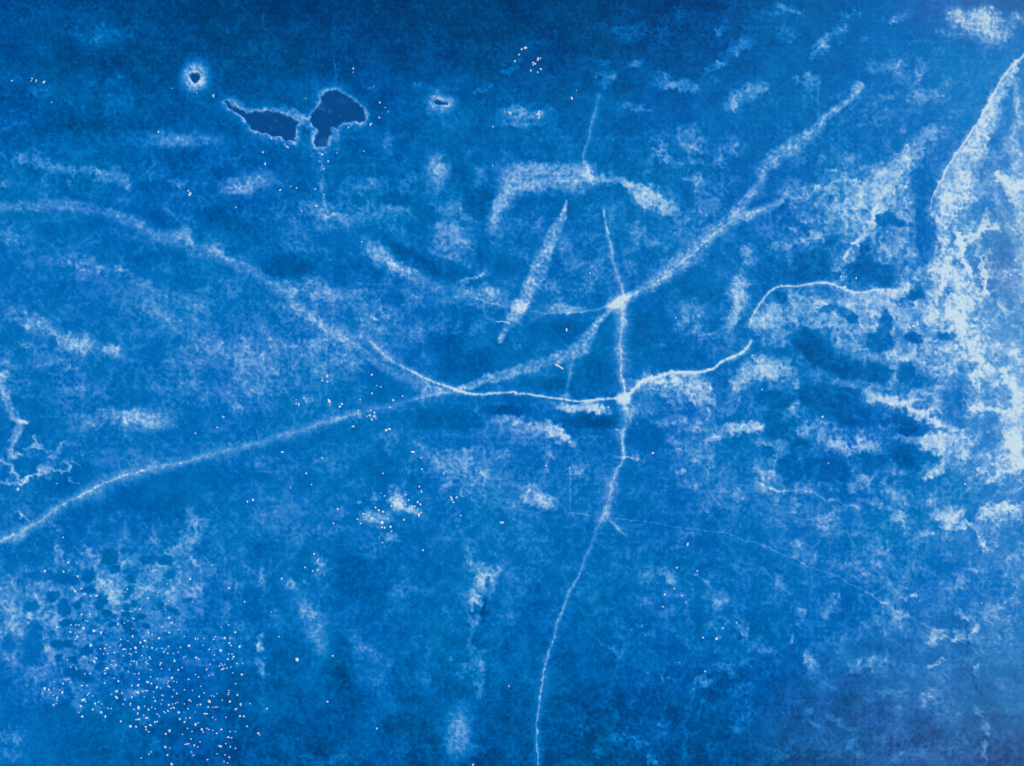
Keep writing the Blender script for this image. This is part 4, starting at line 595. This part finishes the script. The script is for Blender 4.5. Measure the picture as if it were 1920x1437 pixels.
STOPS = [(0,(0,48,100)),(.12,(0,67,130)),(.28,(0,105,186)),(.42,(8,124,209)),(.6,(72,147,221)),(.8,(150,194,241)),(1,(244,250,255))]
GAIN = (.90, 1.02, .99)
M_ICE = ice_material('lake_ice', .55, .30)
M_FROST = M_ICE
def white(name, col, rough=.6):
    m = bpy.data.materials.new(name); m.use_nodes = True; N = m.node_tree.nodes; L = m.node_tree.links; b = N['Principled BSDF']
    n = N.new('ShaderNodeTexNoise'); n.inputs['Scale'].default_value = 14; co = N.new('ShaderNodeTexCoord'); L.new(co.outputs['Object'], n.inputs['Vector'])
    mx = N.new('ShaderNodeMix'); mx.data_type = 'RGBA'; L.new(n.outputs['Fac'], mx.inputs['Factor'])
    mx.inputs['A'].default_value = (*[c * .95 for c in col], 1); mx.inputs['B'].default_value = (*col, 1)
    L.new(mx.outputs['Result'], b.inputs['Base Color']); b.inputs['Roughness'].default_value = rough
    return m
M_CRUMB = white('snow_crumb', (.96, 1.0, 1.0)); M_STICK = white('bleached_wood', (.95, .93, .88), .7)
M_WATER = bpy.data.materials.new('open_water'); M_WATER.use_nodes = True
_b = M_WATER.node_tree.nodes['Principled BSDF']

# ------------------------------------------------------------------ mesh helpers
def wcoord(x, y): return (x - 960) * PX, (718.5 - y) * PX
WX = ((X - 960) * PX).astype(np.float32); WY = ((718.5 - Y) * PX).astype(np.float32)
relief = np.clip(frost, 0, 1) * .035 + .012 * fbm(X, Y, 60, 3, 301) * (1 - outside)
bed = -.16 * sstep(-.2, 1.0, hole)                     # the holes really are cut into the sheet
Z = (relief * (1 - hole) + bed).astype(np.float32)
def raw_mesh(name, v, f, attr, mat, mk=None):
    me = bpy.data.meshes.new(name)
    me.vertices.add(len(v)); me.vertices.foreach_set('co', v.astype(np.float32).ravel())
    nf = len(f); me.loops.add(nf * 4); me.polygons.add(nf)
    me.loops.foreach_set('vertex_index', f.astype(np.int32).ravel())
    me.polygons.foreach_set('loop_start', np.arange(0, nf * 4, 4, dtype=np.int32))
    me.polygons.foreach_set('loop_total', np.full(nf, 4, np.int32))
    me.polygons.foreach_set('use_smooth', np.ones(nf, bool))
    if attr is not None:
        at = me.attributes.new('tone', 'FLOAT', 'POINT'); at.data.foreach_set('value', attr.astype(np.float32).ravel())
    if mk is not None:
        at = me.attributes.new('murk', 'FLOAT', 'POINT'); at.data.foreach_set('value', mk.astype(np.float32).ravel())
    me.update(calc_edges=True); me.materials.append(mat)
    return me
def link(name, me, parent=None):
    o = bpy.data.objects.new(name, me); scene.collection.objects.link(o)
    if parent is not None: o.parent = parent
    return o
def tag(o, label=None, cat=None, group=None, kind=None):
    for k, v in (('label', label), ('category', cat), ('group', group), ('kind', kind)):
        if v: o[k] = v
    return o
def empty(name, x, y, z=0):
    o = bpy.data.objects.new(name, None); scene.collection.objects.link(o)
    o.location = (x, y, z); o.empty_display_size = .5
    return o
def sheet_part(name, qmask, lift, parent=None, mat=None, zf=None, swell=None):
    """cells of the lake grid picked by qmask, lying `lift` above the ice and swelling with `swell`; origin at the parent"""
    iy, ix = np.nonzero(qmask)
    if len(iy) < 3: return None
    corners = np.stack([iy * NX + ix, (iy + 1) * NX + ix, (iy + 1) * NX + ix + 1, iy * NX + ix + 1], 1)
    u, inv = np.unique(corners.ravel(), return_inverse=True)
    z = (Z if zf is None else zf).ravel()[u] + lift
    if swell is not None: z = z + swell.ravel()[u]
    v = np.stack([WX.ravel()[u], WY.ravel()[u], z], 1)
    if parent is not None:
        v = v - np.array(parent.location, np.float32)
    return link(name, raw_mesh(name, v, inv.reshape(-1, 4), tone.ravel()[u], mat or M_ICE, murk.ravel()[u]), parent)
def biggest(q):
    """the largest connected run of cells in a mask"""
    todo = q.copy(); best_ = np.zeros_like(q); bn = 0
    idx = np.argwhere(q)
    for (a0, b0) in idx:
        if not todo[a0, b0]: continue
        st = [(a0, b0)]; todo[a0, b0] = False; comp = []
        while st:
            a1, b1 = st.pop(); comp.append((a1, b1))
            for a2, b2 in ((a1 + 1, b1), (a1 - 1, b1), (a1, b1 + 1), (a1, b1 - 1)):
                if 0 <= a2 < q.shape[0] and 0 <= b2 < q.shape[1] and todo[a2, b2]: todo[a2, b2] = False; st.append((a2, b2))
        if len(comp) > bn: bn = len(comp); keep = comp
    if bn: k = np.array(keep); best_[k[:, 0], k[:, 1]] = True
    return best_
def quad(mask):
    """vertex mask -> cell mask (a cell counts when at least three of its corners do)"""
    m = mask.astype(np.int8)
    return (m[:-1, :-1] + m[1:, :-1] + m[:-1, 1:] + m[1:, 1:]) >= 3

# ------------------------------------------------------------------ the ice sheet, to the horizon
iy, ix = np.mgrid[0:NY - 1, 0:NX - 1]
f = np.stack([iy * NX + ix, (iy + 1) * NX + ix, (iy + 1) * NX + ix + 1, iy * NX + ix + 1], -1).reshape(-1, 4)
tag(link('ice', raw_mesh('ice', np.stack([WX, WY, Z], -1).reshape(-1, 3), f, tone, M_ICE, murk)), kind='structure')

taken = np.zeros((NY - 1, NX - 1), bool)
frame = np.zeros((NY - 1, NX - 1), bool); fsl = box(-60, -60, 1980, 1497); frame[fsl] = True

# ------------------------------------------------------------------ open melt holes: water and a frosted rim
nodes = M_WATER.node_tree.nodes; links = M_WATER.node_tree.links
_at = nodes.new('ShaderNodeAttribute'); _at.attribute_name = 'tone'
_tc = nodes.new('ShaderNodeTexCoord'); _n = nodes.new('ShaderNodeTexNoise'); _n.inputs['Scale'].default_value = 6; _n.inputs['Detail'].default_value = 3
links.new(_tc.outputs['Object'], _n.inputs['Vector'])
_ad = nodes.new('ShaderNodeMath'); _ad.operation = 'MULTIPLY_ADD'; links.new(_n.outputs['Fac'], _ad.inputs[0]); _ad.inputs[1].default_value = .05; links.new(_at.outputs['Fac'], _ad.inputs[2])
_r = nodes.new('ShaderNodeValToRGB'); links.new(_ad.outputs[0], _r.inputs[0])
def _lin(c): c /= 255.0; return c / 12.92 if c <= .04045 else ((c + .055) / 1.055) ** 2.4
for e, (p, c) in zip([_r.color_ramp.elements[0], _r.color_ramp.elements[1]], [(.06, (0, 77, 141)), (.34, (40, 124, 196))]):
    e.position = p; e.color = (*[_lin(k) for k in c], 1)
links.new(_r.outputs[0], _b.inputs['Base Color']); _b.inputs['Roughness'].default_value = .12; _b.inputs['IOR'].default_value = 1.33
_b.inputs['Specular IOR Level'].default_value = .06
HLAB = {'left': 'dark ragged pond of open water tapering to a point at its left end', 'right': 'dark rounded pond of open water with a stubby neck pointing down',
        'round': 'small round melt hole ringed by a bright frost halo', 'oval': 'small oval melt hole with a thin white rim'}
HC = {'left': (505, 235), 'right': (632, 215), 'round': (365, 147), 'oval': (826, 194)}
for k in ('left', 'right', 'round', 'oval'):
    x, y = wcoord(*HC[k])
    root = tag(empty('melt_hole', x, y), HLAB[k], 'ice hole', 'open melt holes in the ice')
    sd = hole_sd[k]
    inside = biggest(quad(sd < 2.2))
    wz = np.full_like(Z, -.05)
    sheet_part('water', inside, 0, root, M_WATER, wz)
    reach = {'left': 11, 'right': 11, 'round': 17, 'oval': 11}[k]
    rim = biggest(quad((sd < reach) & (sd > -2.0)) & ~taken & ~quad(hole > .5))
    sheet_part('frost_rim', rim, .008, root, None, None, .012 * np.clip(smooth, 0, 1))
    taken |= rim | inside

# ------------------------------------------------------------------ cracks
for (x, y, rx, ry, a, s, lab), jm in zip(JUNC, junc_m):
    q = biggest(quad(jm > .5) & ~taken)
    cx, cy = wcoord(x, y)
    o = sheet_part('frost_knot', q, .012, None, None, None, .03 * jm * np.clip(frost, 0, 1))
    if o is not None:
        tag(o, lab, 'frost knot', 'knots where cracks meet'); taken |= q
hal = np.stack([c[0] for c in crack_h]); own = hal.argmax(0); best = hal.max(0)
MINH = {'hairline': .012, 'faint corner': .01, 'pale seam': .012, 'left thread': .02, 'tick': .02, 'plumb': .03, 'hook': .02, 'thin upper right': .025}
for i, (nm, lab, pts, W, hs, cw, cs, sty) in enumerate(CRACKS):
    thr = MINH.get(nm, .09 if hs > .15 else .045)
    near = np.zeros(X.shape, bool); sl, D = crack_h[i][1], crack_h[i][2]; near[sl] = D < 1.6
    q = quad(((own == i) & (best > thr)) | near) & ~taken & frame
    q = biggest(q); taken |= q
    mid = pts[len(pts) // 2]; cx, cy = wcoord(*mid)
    root = tag(empty('ice_crack', cx, cy), lab, 'crack', 'cracks in the lake ice')
    corem = np.zeros(X.shape, bool); corem[sl] = D < (1.25 if cw < 1 else 1.6)
    wide = hs > .1
    if wide:
        c = biggest(quad(corem) & q)
        sheet_part('frost_band', q, .008, root, None, None, .012 * best)
        sheet_part('fissure', c, .014, root, None, None, .02 * best)
    else:
        sheet_part('fissure', q, .010, root, None, None, .02 * best)

# ------------------------------------------------------------------ frosted patches one could point to
for (blobs, lab), pm in zip(PATCHES, patch_m):
    q = biggest(quad(pm > .34) & ~taken & frame)
    o = sheet_part('frost_patch', q, .008, None, None, None, .02 * pm * np.clip(frost, 0, 1))
    if o is not None: tag(o, lab, 'frost patch', 'frost patches on the blue ice'); taken |= q
# the wispy hoar between them, which nobody could count
cs_ = cover + .35 * fbm(X, Y, 40, 3, 311)
q = quad(cs_ > .27) & ~taken & frame
tag(sheet_part('frost', q, .006, None, None, None, None), 'wispy white hoar frost scattered in ragged drifts over the blue ice', 'frost', kind='stuff')

# ------------------------------------------------------------------ ice crumbs
def crumb_mesh(seed, long):
    rg = random.Random(seed); me = bpy.data.meshes.new('ice_crumb'); import bmesh
    bm = bmesh.new(); bmesh.ops.create_icosphere(bm, subdivisions=2, radius=1)
    for v in bm.verts:
        k = 1 + rg.uniform(-.22, .22); v.co = (v.co.x * k * long, v.co.y * k, max(v.co.z, -.1) * k * .26)
    for f_ in bm.faces: f_.smooth = True
    bm.to_mesh(me); bm.free(); me.materials.append(M_CRUMB); return me
CM = [crumb_mesh(i, l) for i, l in enumerate((1, 1.1, 1.25, 1.5, 2.1))]
CL = '''323,38;458,42;558,72,2;583,160,2;540,180,2;612,200,2;650,213;693,213,2;585,347,2;645,345,2;652,285;615,390;630,397;410,438,2;510,422;545,422;568,422;598,445,3;675,465,3;727,477,2;505,473,2;540,482;555,508,2;545,522;607,495;614,520;652,570,3;868,525;920,537;848,417,2;893,408;920,392;955,375;965,377;848,380;952,450;953,503,2;935,325;952,325;965,313;975,308;1006,308;835,330;1137,188;1065,230,2;1203,128;1228,98;1365,92,2;1067,148;975,158;1001,210;915,165;900,185;1383,255;1187,272;1190,313;1212,248;1645,158,2;1757,256,2;1215,370,2;1240,400;1232,408,2;1163,435,2;1187,463;1216,476,2;1060,460;1067,477;1093,490;1280,455;1142,518,3;1040,535,3;1008,549,2;1323,505;1405,520;1422,524;1468,520;1548,508;1590,437;1643,422;1690,475,2;1613,517,3;1653,515;1648,553,2;1661,570;1720,578,3;1535,525;1357,571,3;1297,582;1210,577;1585,605,3;1458,568;1502,597;767,563;792,580;722,593;755,591,2;822,621,2;745,630;774,627;870,563;862,573;887,597,2;903,597;939,595;973,587,3;977,617;942,634;930,627;1030,577;1057,579;1092,587,2;1126,597;1165,591;1190,597;1178,615;1205,625;1247,627;1280,618;1020,642;887,645;605,648;677,655;691,662,2;677,685,2;483,671;508,725;545,727;551,739;610,772;647,770;768,733,2;752,748;755,770;818,677;805,680;830,713,2;797,705;945,680;963,682;983,687;983,702;938,704;1047,690;1060,700;1080,665;1075,655,2;1155,695,2;1150,707;1254,680,2;1320,655;1332,648;1408,657,3;1428,667;1540,638;1537,675;1643,630;1637,667;1678,650,2;1668,630;1670,665;1508,705;1577,717;1587,702;1600,712;1617,705;1703,700,2;1743,700;1590,742;1600,740;1608,735;1630,733;1660,725;1483,742,2;1280,745,2;1310,728;1218,742;1083,744;1160,737;922,758;967,773;997,772,2;1737,778,3;1672,766;1403,778;1427,795;1530,780;1500,785;1083,795;1130,808;1000,813;820,803;850,827,2;1060,833,3;1088,843,2;1210,825;1235,803,2;1248,827;1270,833;1205,840;1355,813;1693,843;252,797;390,830;453,843,2;473,815;490,810;508,832;752,840;587,858;625,857;320,878,3;350,887,2;388,876;430,890;448,907,2;947,857;993,855,2;1210,862,2;1220,868;1443,862;1325,887;1127,870,2;1153,875;837,898,3;877,912;975,895;990,907,3;1025,898,2;1047,893;1060,895;1103,902;1249,890;1270,915,2;1383,892;1645,908;1705,925,2;1560,915;1467,912;1430,937,2;1520,930;1537,935;1645,893;1640,922;640,913;628,925;665,932;383,928;410,945,2;410,960;597,960,3;610,958;593,967;615,972;708,975;683,987,2;732,990;580,1005,2;385,997,2;403,985;803,920;837,943,2;947,940,2;897,955;885,990;937,985;935,997;1037,938;1105,943;1163,925;1173,930;1238,937;1275,978;1165,960;1115,968,2;1158,990;1213,997,2;1240,990;1262,985;1360,962,2;1373,970;1325,990;1597,963;1503,970,3;1510,978;1417,997;1440,993,2;1495,1012,2;1530,1013;1547,1013;1560,1012;1650,973,2;1727,990,2;1730,997;1797,987;1700,1023;1692,1030,2;1350,1023;1038,1007;1090,1013;1115,1023;1067,1030,2;995,1017,3;963,1028;800,1022;775,1020;665,1030,2;727,1050,3;565,1050;590,1080,2;757,1080,2;1178,1045;1187,1053;1207,1040;1230,1022;1248,1017;1285,1050,3;1280,1053;1130,1063;990,1058;1033,1070;1057,1090,2;1048,1088;1000,1100,2;990,1100;977,1103;1145,1077;1115,1120,2;1130,1115;1293,1097,2;1335,1090;1365,1090,2;1325,1120,2;1403,1047;1470,1060,2;1480,1060;1490,1060;1530,1085;1550,1103;1623,1085;1723,1077,2;1752,1078,2;1405,1137,2;1425,1125;868,1115,2;937,1150,3;977,1153,2;1047,1155,2;1078,1140;1085,1145;1050,1173;1070,1190;1217,1183,3;1190,1205,2;1290,1100;1347,1165;1380,1187;1450,1173,2;1460,1193;1485,1165;1500,1173;1530,1178;1590,1173,2;1557,1200;1653,1187;1692,1187;1637,1228,2;1650,1230;1665,1233;1853,1200,2;1865,1210;1373,1242;1437,1262;1330,1280;1345,1277;1357,1273;1395,1288,2;1422,1298;1187,1300,3;1220,1308;1585,1295,3;1575,1290;1623,1275;1655,1297;1693,1308;1377,1335;1390,1358;1203,1357,2;1015,1377;1087,1335;1560,1348;1617,1355;1648,1372;1490,1390;1233,1422,2;1635,1413;1610,1403;1070,1350;1313,1207;1775,1150'''
crumbs = []
for t_ in CL.split(';'):
    p = [float(v) for v in t_.split(',')]
    crumbs.append((p[0] / 3.832, 1062 + p[1] / 3.832, p[2] if len(p) > 2 else 1, 'field'))
ISO = '''22,152,2;60,148,2;58,152;68,151,2;67,154;82,155,3;84,153;97,192;323,166;400,179,2.5;400,182,2;356,362,2;353,358,2;358,364,2;355,366,2;297,248,2;369,174;442,389,2;493,286,2.5;497,308,2;537,275,2.5;540,277,2.5;534,271;509,260,2;518,261;480,249,2;573,185;662,129,2.5;662,136;701,163;604,290,3;615,303,2;598,303;607,317,2;591,355,2;556,353,2;525,357,2;607,370;608,365;711,221,2.5;695,233,2.5;694,235,2;653,240,2;712,193,2;722,202;728,210;682,284;632,287;565,396,2;593,387,3;545,350;954,211,3;957,213,3;924,238,2;924,311;978,93,2.5;965,115,2.5;973,103,2;985,90,3;983,91,2;814,181,2;838,200;835,199,2;678,454,2;613,706,2.5;605,710;604,714,2;614,716,2.5;697,703,2;1009,110,2;1008,113,2.5;1013,110,2;999,118,2.5;1003,120,3;1000,122,2;995,133,2.5;1008,136,2;1014,130,2;1081,170;1072,185,2;1011,210,3;1009,214,3.5;1011,218,2;1010,222,3;1007,215,2;1106,513,2;1062,619,2.5;1267,596;1795,494,2;1794,520,2;1781,537,2;1804,536,2;1894,516,3;1912,515,3;1838,523,2.5;1879,522,2.5;1720,609,3;1712,612,2.5;1705,615,3;1744,579;1583,539,4;1605,522,2;1676,617,2;1577,519,2;1649,579;419,782,2.5;407,802,2;366,813,2;474,938,3;464,941,2;118,1008,2;144,1056;128,1055,3;84,1071,3;119,1072,2;398,1060,2;107,907;269,883,2.5;265,883,2.5;257,886,2;232,892,2.5;200,905,2;183,911,2;178,915,3;170,921,3;157,927,2.5;147,932,2;338,869,2.5;555,750;555,757,2;560,759,2;570,747,2.5;617,753,4;641,758,3;637,763,3;618,759;675,750,2;697,738,2;706,723;714,726,2;755,743,2;737,751,3;731,764,2;695,770,2.5;702,774,2.5;672,770,2;693,779,2;697,787,2;701,781,2;688,781;621,782;724,807,4;730,805,3;662,800,2;529,848,2.5;774,848,3;789,859,2;604,859,2;574,888,2.5;718,888,2;584,909,2;791,880,2;832,888,2.5;545,915;786,913,2.5;790,922,2;760,928,2.5;752,932,2;766,938,2.5;783,942,4;788,946,2.5;749,946,2;753,946,2;760,946,2.5;772,950,3.5;777,950,3;789,962,2;785,966,3;734,949,2;714,925;721,930;633,955,2.5;625,982,2.5;670,974,2.5;676,982,2.5;681,964,2.5;686,964,2;697,973,2.5;704,952,2.5;710,957,3.5;718,960,3;727,973,2.5;716,980,4.5;716,989,3;721,990,3;732,988,3.5;734,997,2;757,975,2.5;846,933,2.5;847,937,3;850,942,3;856,933,2;864,967,2;939,980,3;943,980,3;717,1018,2;793,1032,2.5;589,1039,3;597,1049,2;595,1052,2;572,1064,2;586,1071,2.5;596,1069,2.5;1224,850,2.5;1024,874,2.5;1289,1021,2.5;1269,1065,3;1307,1071,3;1140,764,2.5;1429,731,2;1542,782,4;1809,908,2.5;1840,954,3;1553,869,2;528,1085,2.5;557,1237,5;624,1230,2.5;614,1316,2.5;707,1366,2;954,1287,2;500,1329,2.5;484,1375,2.5;487,1378;509,1148;523,1194;887,1434,2;1246,1115,3;1278,1117,3;1243,1138,2;1264,1104,2;1381,1168,2;1355,1178,2.5;1343,1198,4;1318,1196,2.5;1322,1259,2;1730,1301,2;1689,1175,2;1841,1131,2'''
for t_ in ISO.split(';'):
    p = [float(v) for v in t_.split(',')]
    crumbs.append((p[0], p[1], p[2] if len(p) > 2 else 1, 'iso'))
SPOTS = [(70,152,'at the far upper left'),(378,172,'beside the small round melt hole'),(356,363,'below the thin pale streak at the upper left'),(500,275,'around the dark left pond'),(605,300,'below the neck of the dark right pond'),(690,225,'at the right end of the dark right pond'),(662,132,'above the dark right pond'),(580,365,'in the line below the right pond'),
 (830,195,'on the rim of the oval melt hole'),(955,215,'on the faint powdery patch right of the oval hole'),(980,98,'in the short chain near the top middle'),(1004,122,'in the loose top middle cluster'),(1010,216,'clumped right of the oval hole'),(1076,178,'beside the top of the short upper crack'),(1106,513,'near the upper junction of cracks'),(1062,619,'between the two central cracks'),
 (1795,525,'on the milky ice near the right edge'),(1900,517,'on the milky ice at the right edge'),(1712,612,'in the short row below the curved right crack'),(1583,530,'along the curved bright crack on the right'),(400,800,'above the long left crack'),(470,940,'below the long left crack'),(118,1040,'above the dark pits at the lower left'),(215,900,'strung along the long left crack'),
 (560,753,'in the small trio left of the pitted spots'),(628,757,'around the pitted spot above the crack'),(609,711,'in the little four of crumbs left of the centre'),(700,750,'scattered left of the central crack'),(695,778,'around the twin pits ending the long crack'),(727,806,'in the tight pair below the end of the long crack'),(555,880,'on the clear ice below the long left crack'),(780,870,'on the clear ice below the left crack junction'),
 (768,945,'on the pale flake beside the pitted patch'),(700,970,'on the bright pitted patch'),(850,938,'in the short string right of the pale flake'),(941,980,'sitting alone right of the short string'),(717,1018,'below the bright pitted patch'),(590,1055,'in the loose group below left of the pitted patch'),(1224,850,'right of the lower crack'),(1024,874,'on the faint frost left of the lower crack'),(1290,1050,'right of the long hairline crack'),(1140,764,'under the bright central junction'),
 (1429,731,'on the clear ice below the crack tip on the right'),(1542,782,'on the clear ice in the right half'),(1820,930,'on the faint frost near the right edge'),(557,1237,'on the dark ice right of the scattered field'),(620,1270,'on the dark ice at the bottom left of the middle'),(707,1366,'near the bottom edge left of the oval patch'),(954,1287,'near the long curving crack at the bottom'),(490,1360,'at the right end of the scattered field'),
 (515,1170,'just right of the narrow frost streak'),(1258,1115,'on the frost smudge right of the lower crack'),(1340,1195,'in the lower right of the middle'),(1730,1301,'on the faint frost in the lower right'),(1553,869,'on the frost below the bright cloud shaped patch')]
crumbs.sort(key=lambda c: -c[2])
rc = random.Random(5)
FIELD = [(140,1115,'at the upper left of the crumb field'),(160,1185,'in the left part of the crumb field'),(260,1160,'in the sparse upper middle of the crumb field'),(310,1095,'on the pale frost above the crumb field'),(420,1150,'in the upper right of the crumb field'),(95,1295,'in the little frosted spur left of the crumb field'),(170,1310,'in the lower left of the crumb field'),(250,1230,'in the upper centre of the crumb field'),(250,1290,'in the dense centre of the crumb field'),(330,1240,'in the middle right of the crumb field'),(340,1310,'in the dense lower right of the crumb field'),(420,1210,'in the right part of the crumb field'),(430,1310,'at the right edge of the crumb field'),(270,1355,'in the lower centre of the crumb field'),(370,1390,'in the sparse lower end of the crumb field'),(440,1380,'in the far lower right of the crumb field')]
rest = []
import bmesh
for n_, (x, y, s, kind) in enumerate(crumbs):
    cx, cy = wcoord(x, y)
    i_ = int(np.searchsorted(ys, y)); j_ = int(np.searchsorted(xs, x)); z = float(Z[i_, j_])
    rad = (.037 + .0245 * s) * (1 if kind == 'field' or s > 4.4 else .82) * rc.uniform(.9, 1.1)
    mi = 0 if s > 4.4 else rc.choices(range(5), (5, 4, 3, 2, 1))[0]
    if n_ >= 300: rest.append((cx, cy, z, rad, mi, rc.uniform(0, 3.14))); continue
    o = link('ice_crumb', CM[mi]); o.location = (cx, cy, z + .016); o.scale = (rad, rad, rad); o.rotation_euler = (0, 0, rc.uniform(0, 3.14))
    where = min(FIELD if kind == 'field' else SPOTS, key=lambda q_: (q_[0] - x) ** 2 + (q_[1] - y) ** 2)[2]
    size = 'biggest white ice crumb' if s > 4.6 else ('tiny white ice crumb' if s < 2.2 else ('small bright white ice crumb' if s < 3.2 else 'bright white ice crumb'))
    tag(o, size + ' ' + where, 'ice crumb', 'white ice crumbs ' + where)
ORD = ['leftmost', 'second from left', 'third from left', 'fourth from left', 'fifth from left', 'sixth from left']
NUM = {2: 'two', 3: 'three', 4: 'four', 5: 'five', 6: 'six', 7: 'seven', 8: 'eight', 9: 'nine', 10: 'ten', 11: 'eleven', 12: 'twelve'}
fam = {}
for o in scene.collection.objects:
    if o.get('category') == 'ice crumb': fam.setdefault(o['label'], []).append(o)
for lab, os_ in fam.items():
    n = len(os_)
    if n < 2 or n > 12: continue
    os_.sort(key=lambda o: o.location.x)
    for k, o in enumerate(os_):
        r_k = n - 1 - k
        if k <= r_k: w = ORD[k]
        else: w = 'rightmost' if r_k == 0 else ORD[r_k].replace('left', 'right')
        if n == 2: w = ('left', 'right')[k] + ' one'
        o['label'] = w + ' of ' + NUM[n] + ' ' + lab.replace('ice crumb ', 'crumbs ').replace('small bright white', 'bright').replace('tiny white', 'tiny').replace('bright white', 'bigger').replace('the ', '', 1)
bm = bmesh.new()
for (cx, cy, z, rad, mi, a) in rest:
    r_ = bmesh.ops.create_icosphere(bm, subdivisions=1, radius=1)
    for v in r_['verts']:
        k = 1 + rc.uniform(-.2, .2); vx = v.co.x * rad * k * (1, 1.1, 1.25, 1.5, 2.0)[mi]; vy = v.co.y * rad * k
        v.co = (cx + vx * math.cos(a) - vy * math.sin(a), cy + vx * math.sin(a) + vy * math.cos(a), z + .016 + max(v.co.z, -.1) * rad * .26)
me = bpy.data.meshes.new('ice_crumbs'); bm.to_mesh(me); bm.free(); me.materials.append(M_CRUMB)
tag(link('ice_crumbs', me), 'the tiniest white ice specks sprinkled among the larger crumbs', 'ice crumbs', kind='stuff')

# ------------------------------------------------------------------ the pale stick lying by the south west crack
bm = bmesh.new()
ax, ay = wcoord(1041, 684); bx, by = wcoord(1056, 692)
L_ = math.hypot(bx - ax, by - ay); prev_ = None; rings = []
for k in range(9):
    t = k / 8; r_ = (.085 - .02 * t) * (1 + .12 * math.sin(9 * t)); off = .02 * math.sin(5 * t)
    rings.append([bm.verts.new((-L_ / 2 + t * L_, off + r_ * math.cos(q_ * math.pi / 4), r_ * .5 + .5 * r_ * math.sin(q_ * math.pi / 4))) for q_ in range(8)])
for a_, b_ in zip(rings[:-1], rings[1:]):
    for q_ in range(8): bm.faces.new((a_[q_], b_[q_], b_[(q_ + 1) % 8], a_[(q_ + 1) % 8]))
bm.faces.new(rings[0]); bm.faces.new(rings[-1][::-1]); bmesh.ops.recalc_face_normals(bm, faces=bm.faces)
me = bpy.data.meshes.new('stick'); bm.to_mesh(me); bm.free(); me.materials.append(M_STICK)
o = link('stick', me); o.location = ((ax + bx) / 2, (ay + by) / 2, float(Z[np.searchsorted(ys, 688), np.searchsorted(xs, 1048)])); o.rotation_euler = (0, 0, math.atan2(by - ay, bx - ax))
tag(o, 'short pale stick lying on the clear ice beside the speckled lower left crack', 'stick')
for nm, ob in list(bpy.data.objects.items()): pass
print('objects', len(bpy.data.objects))
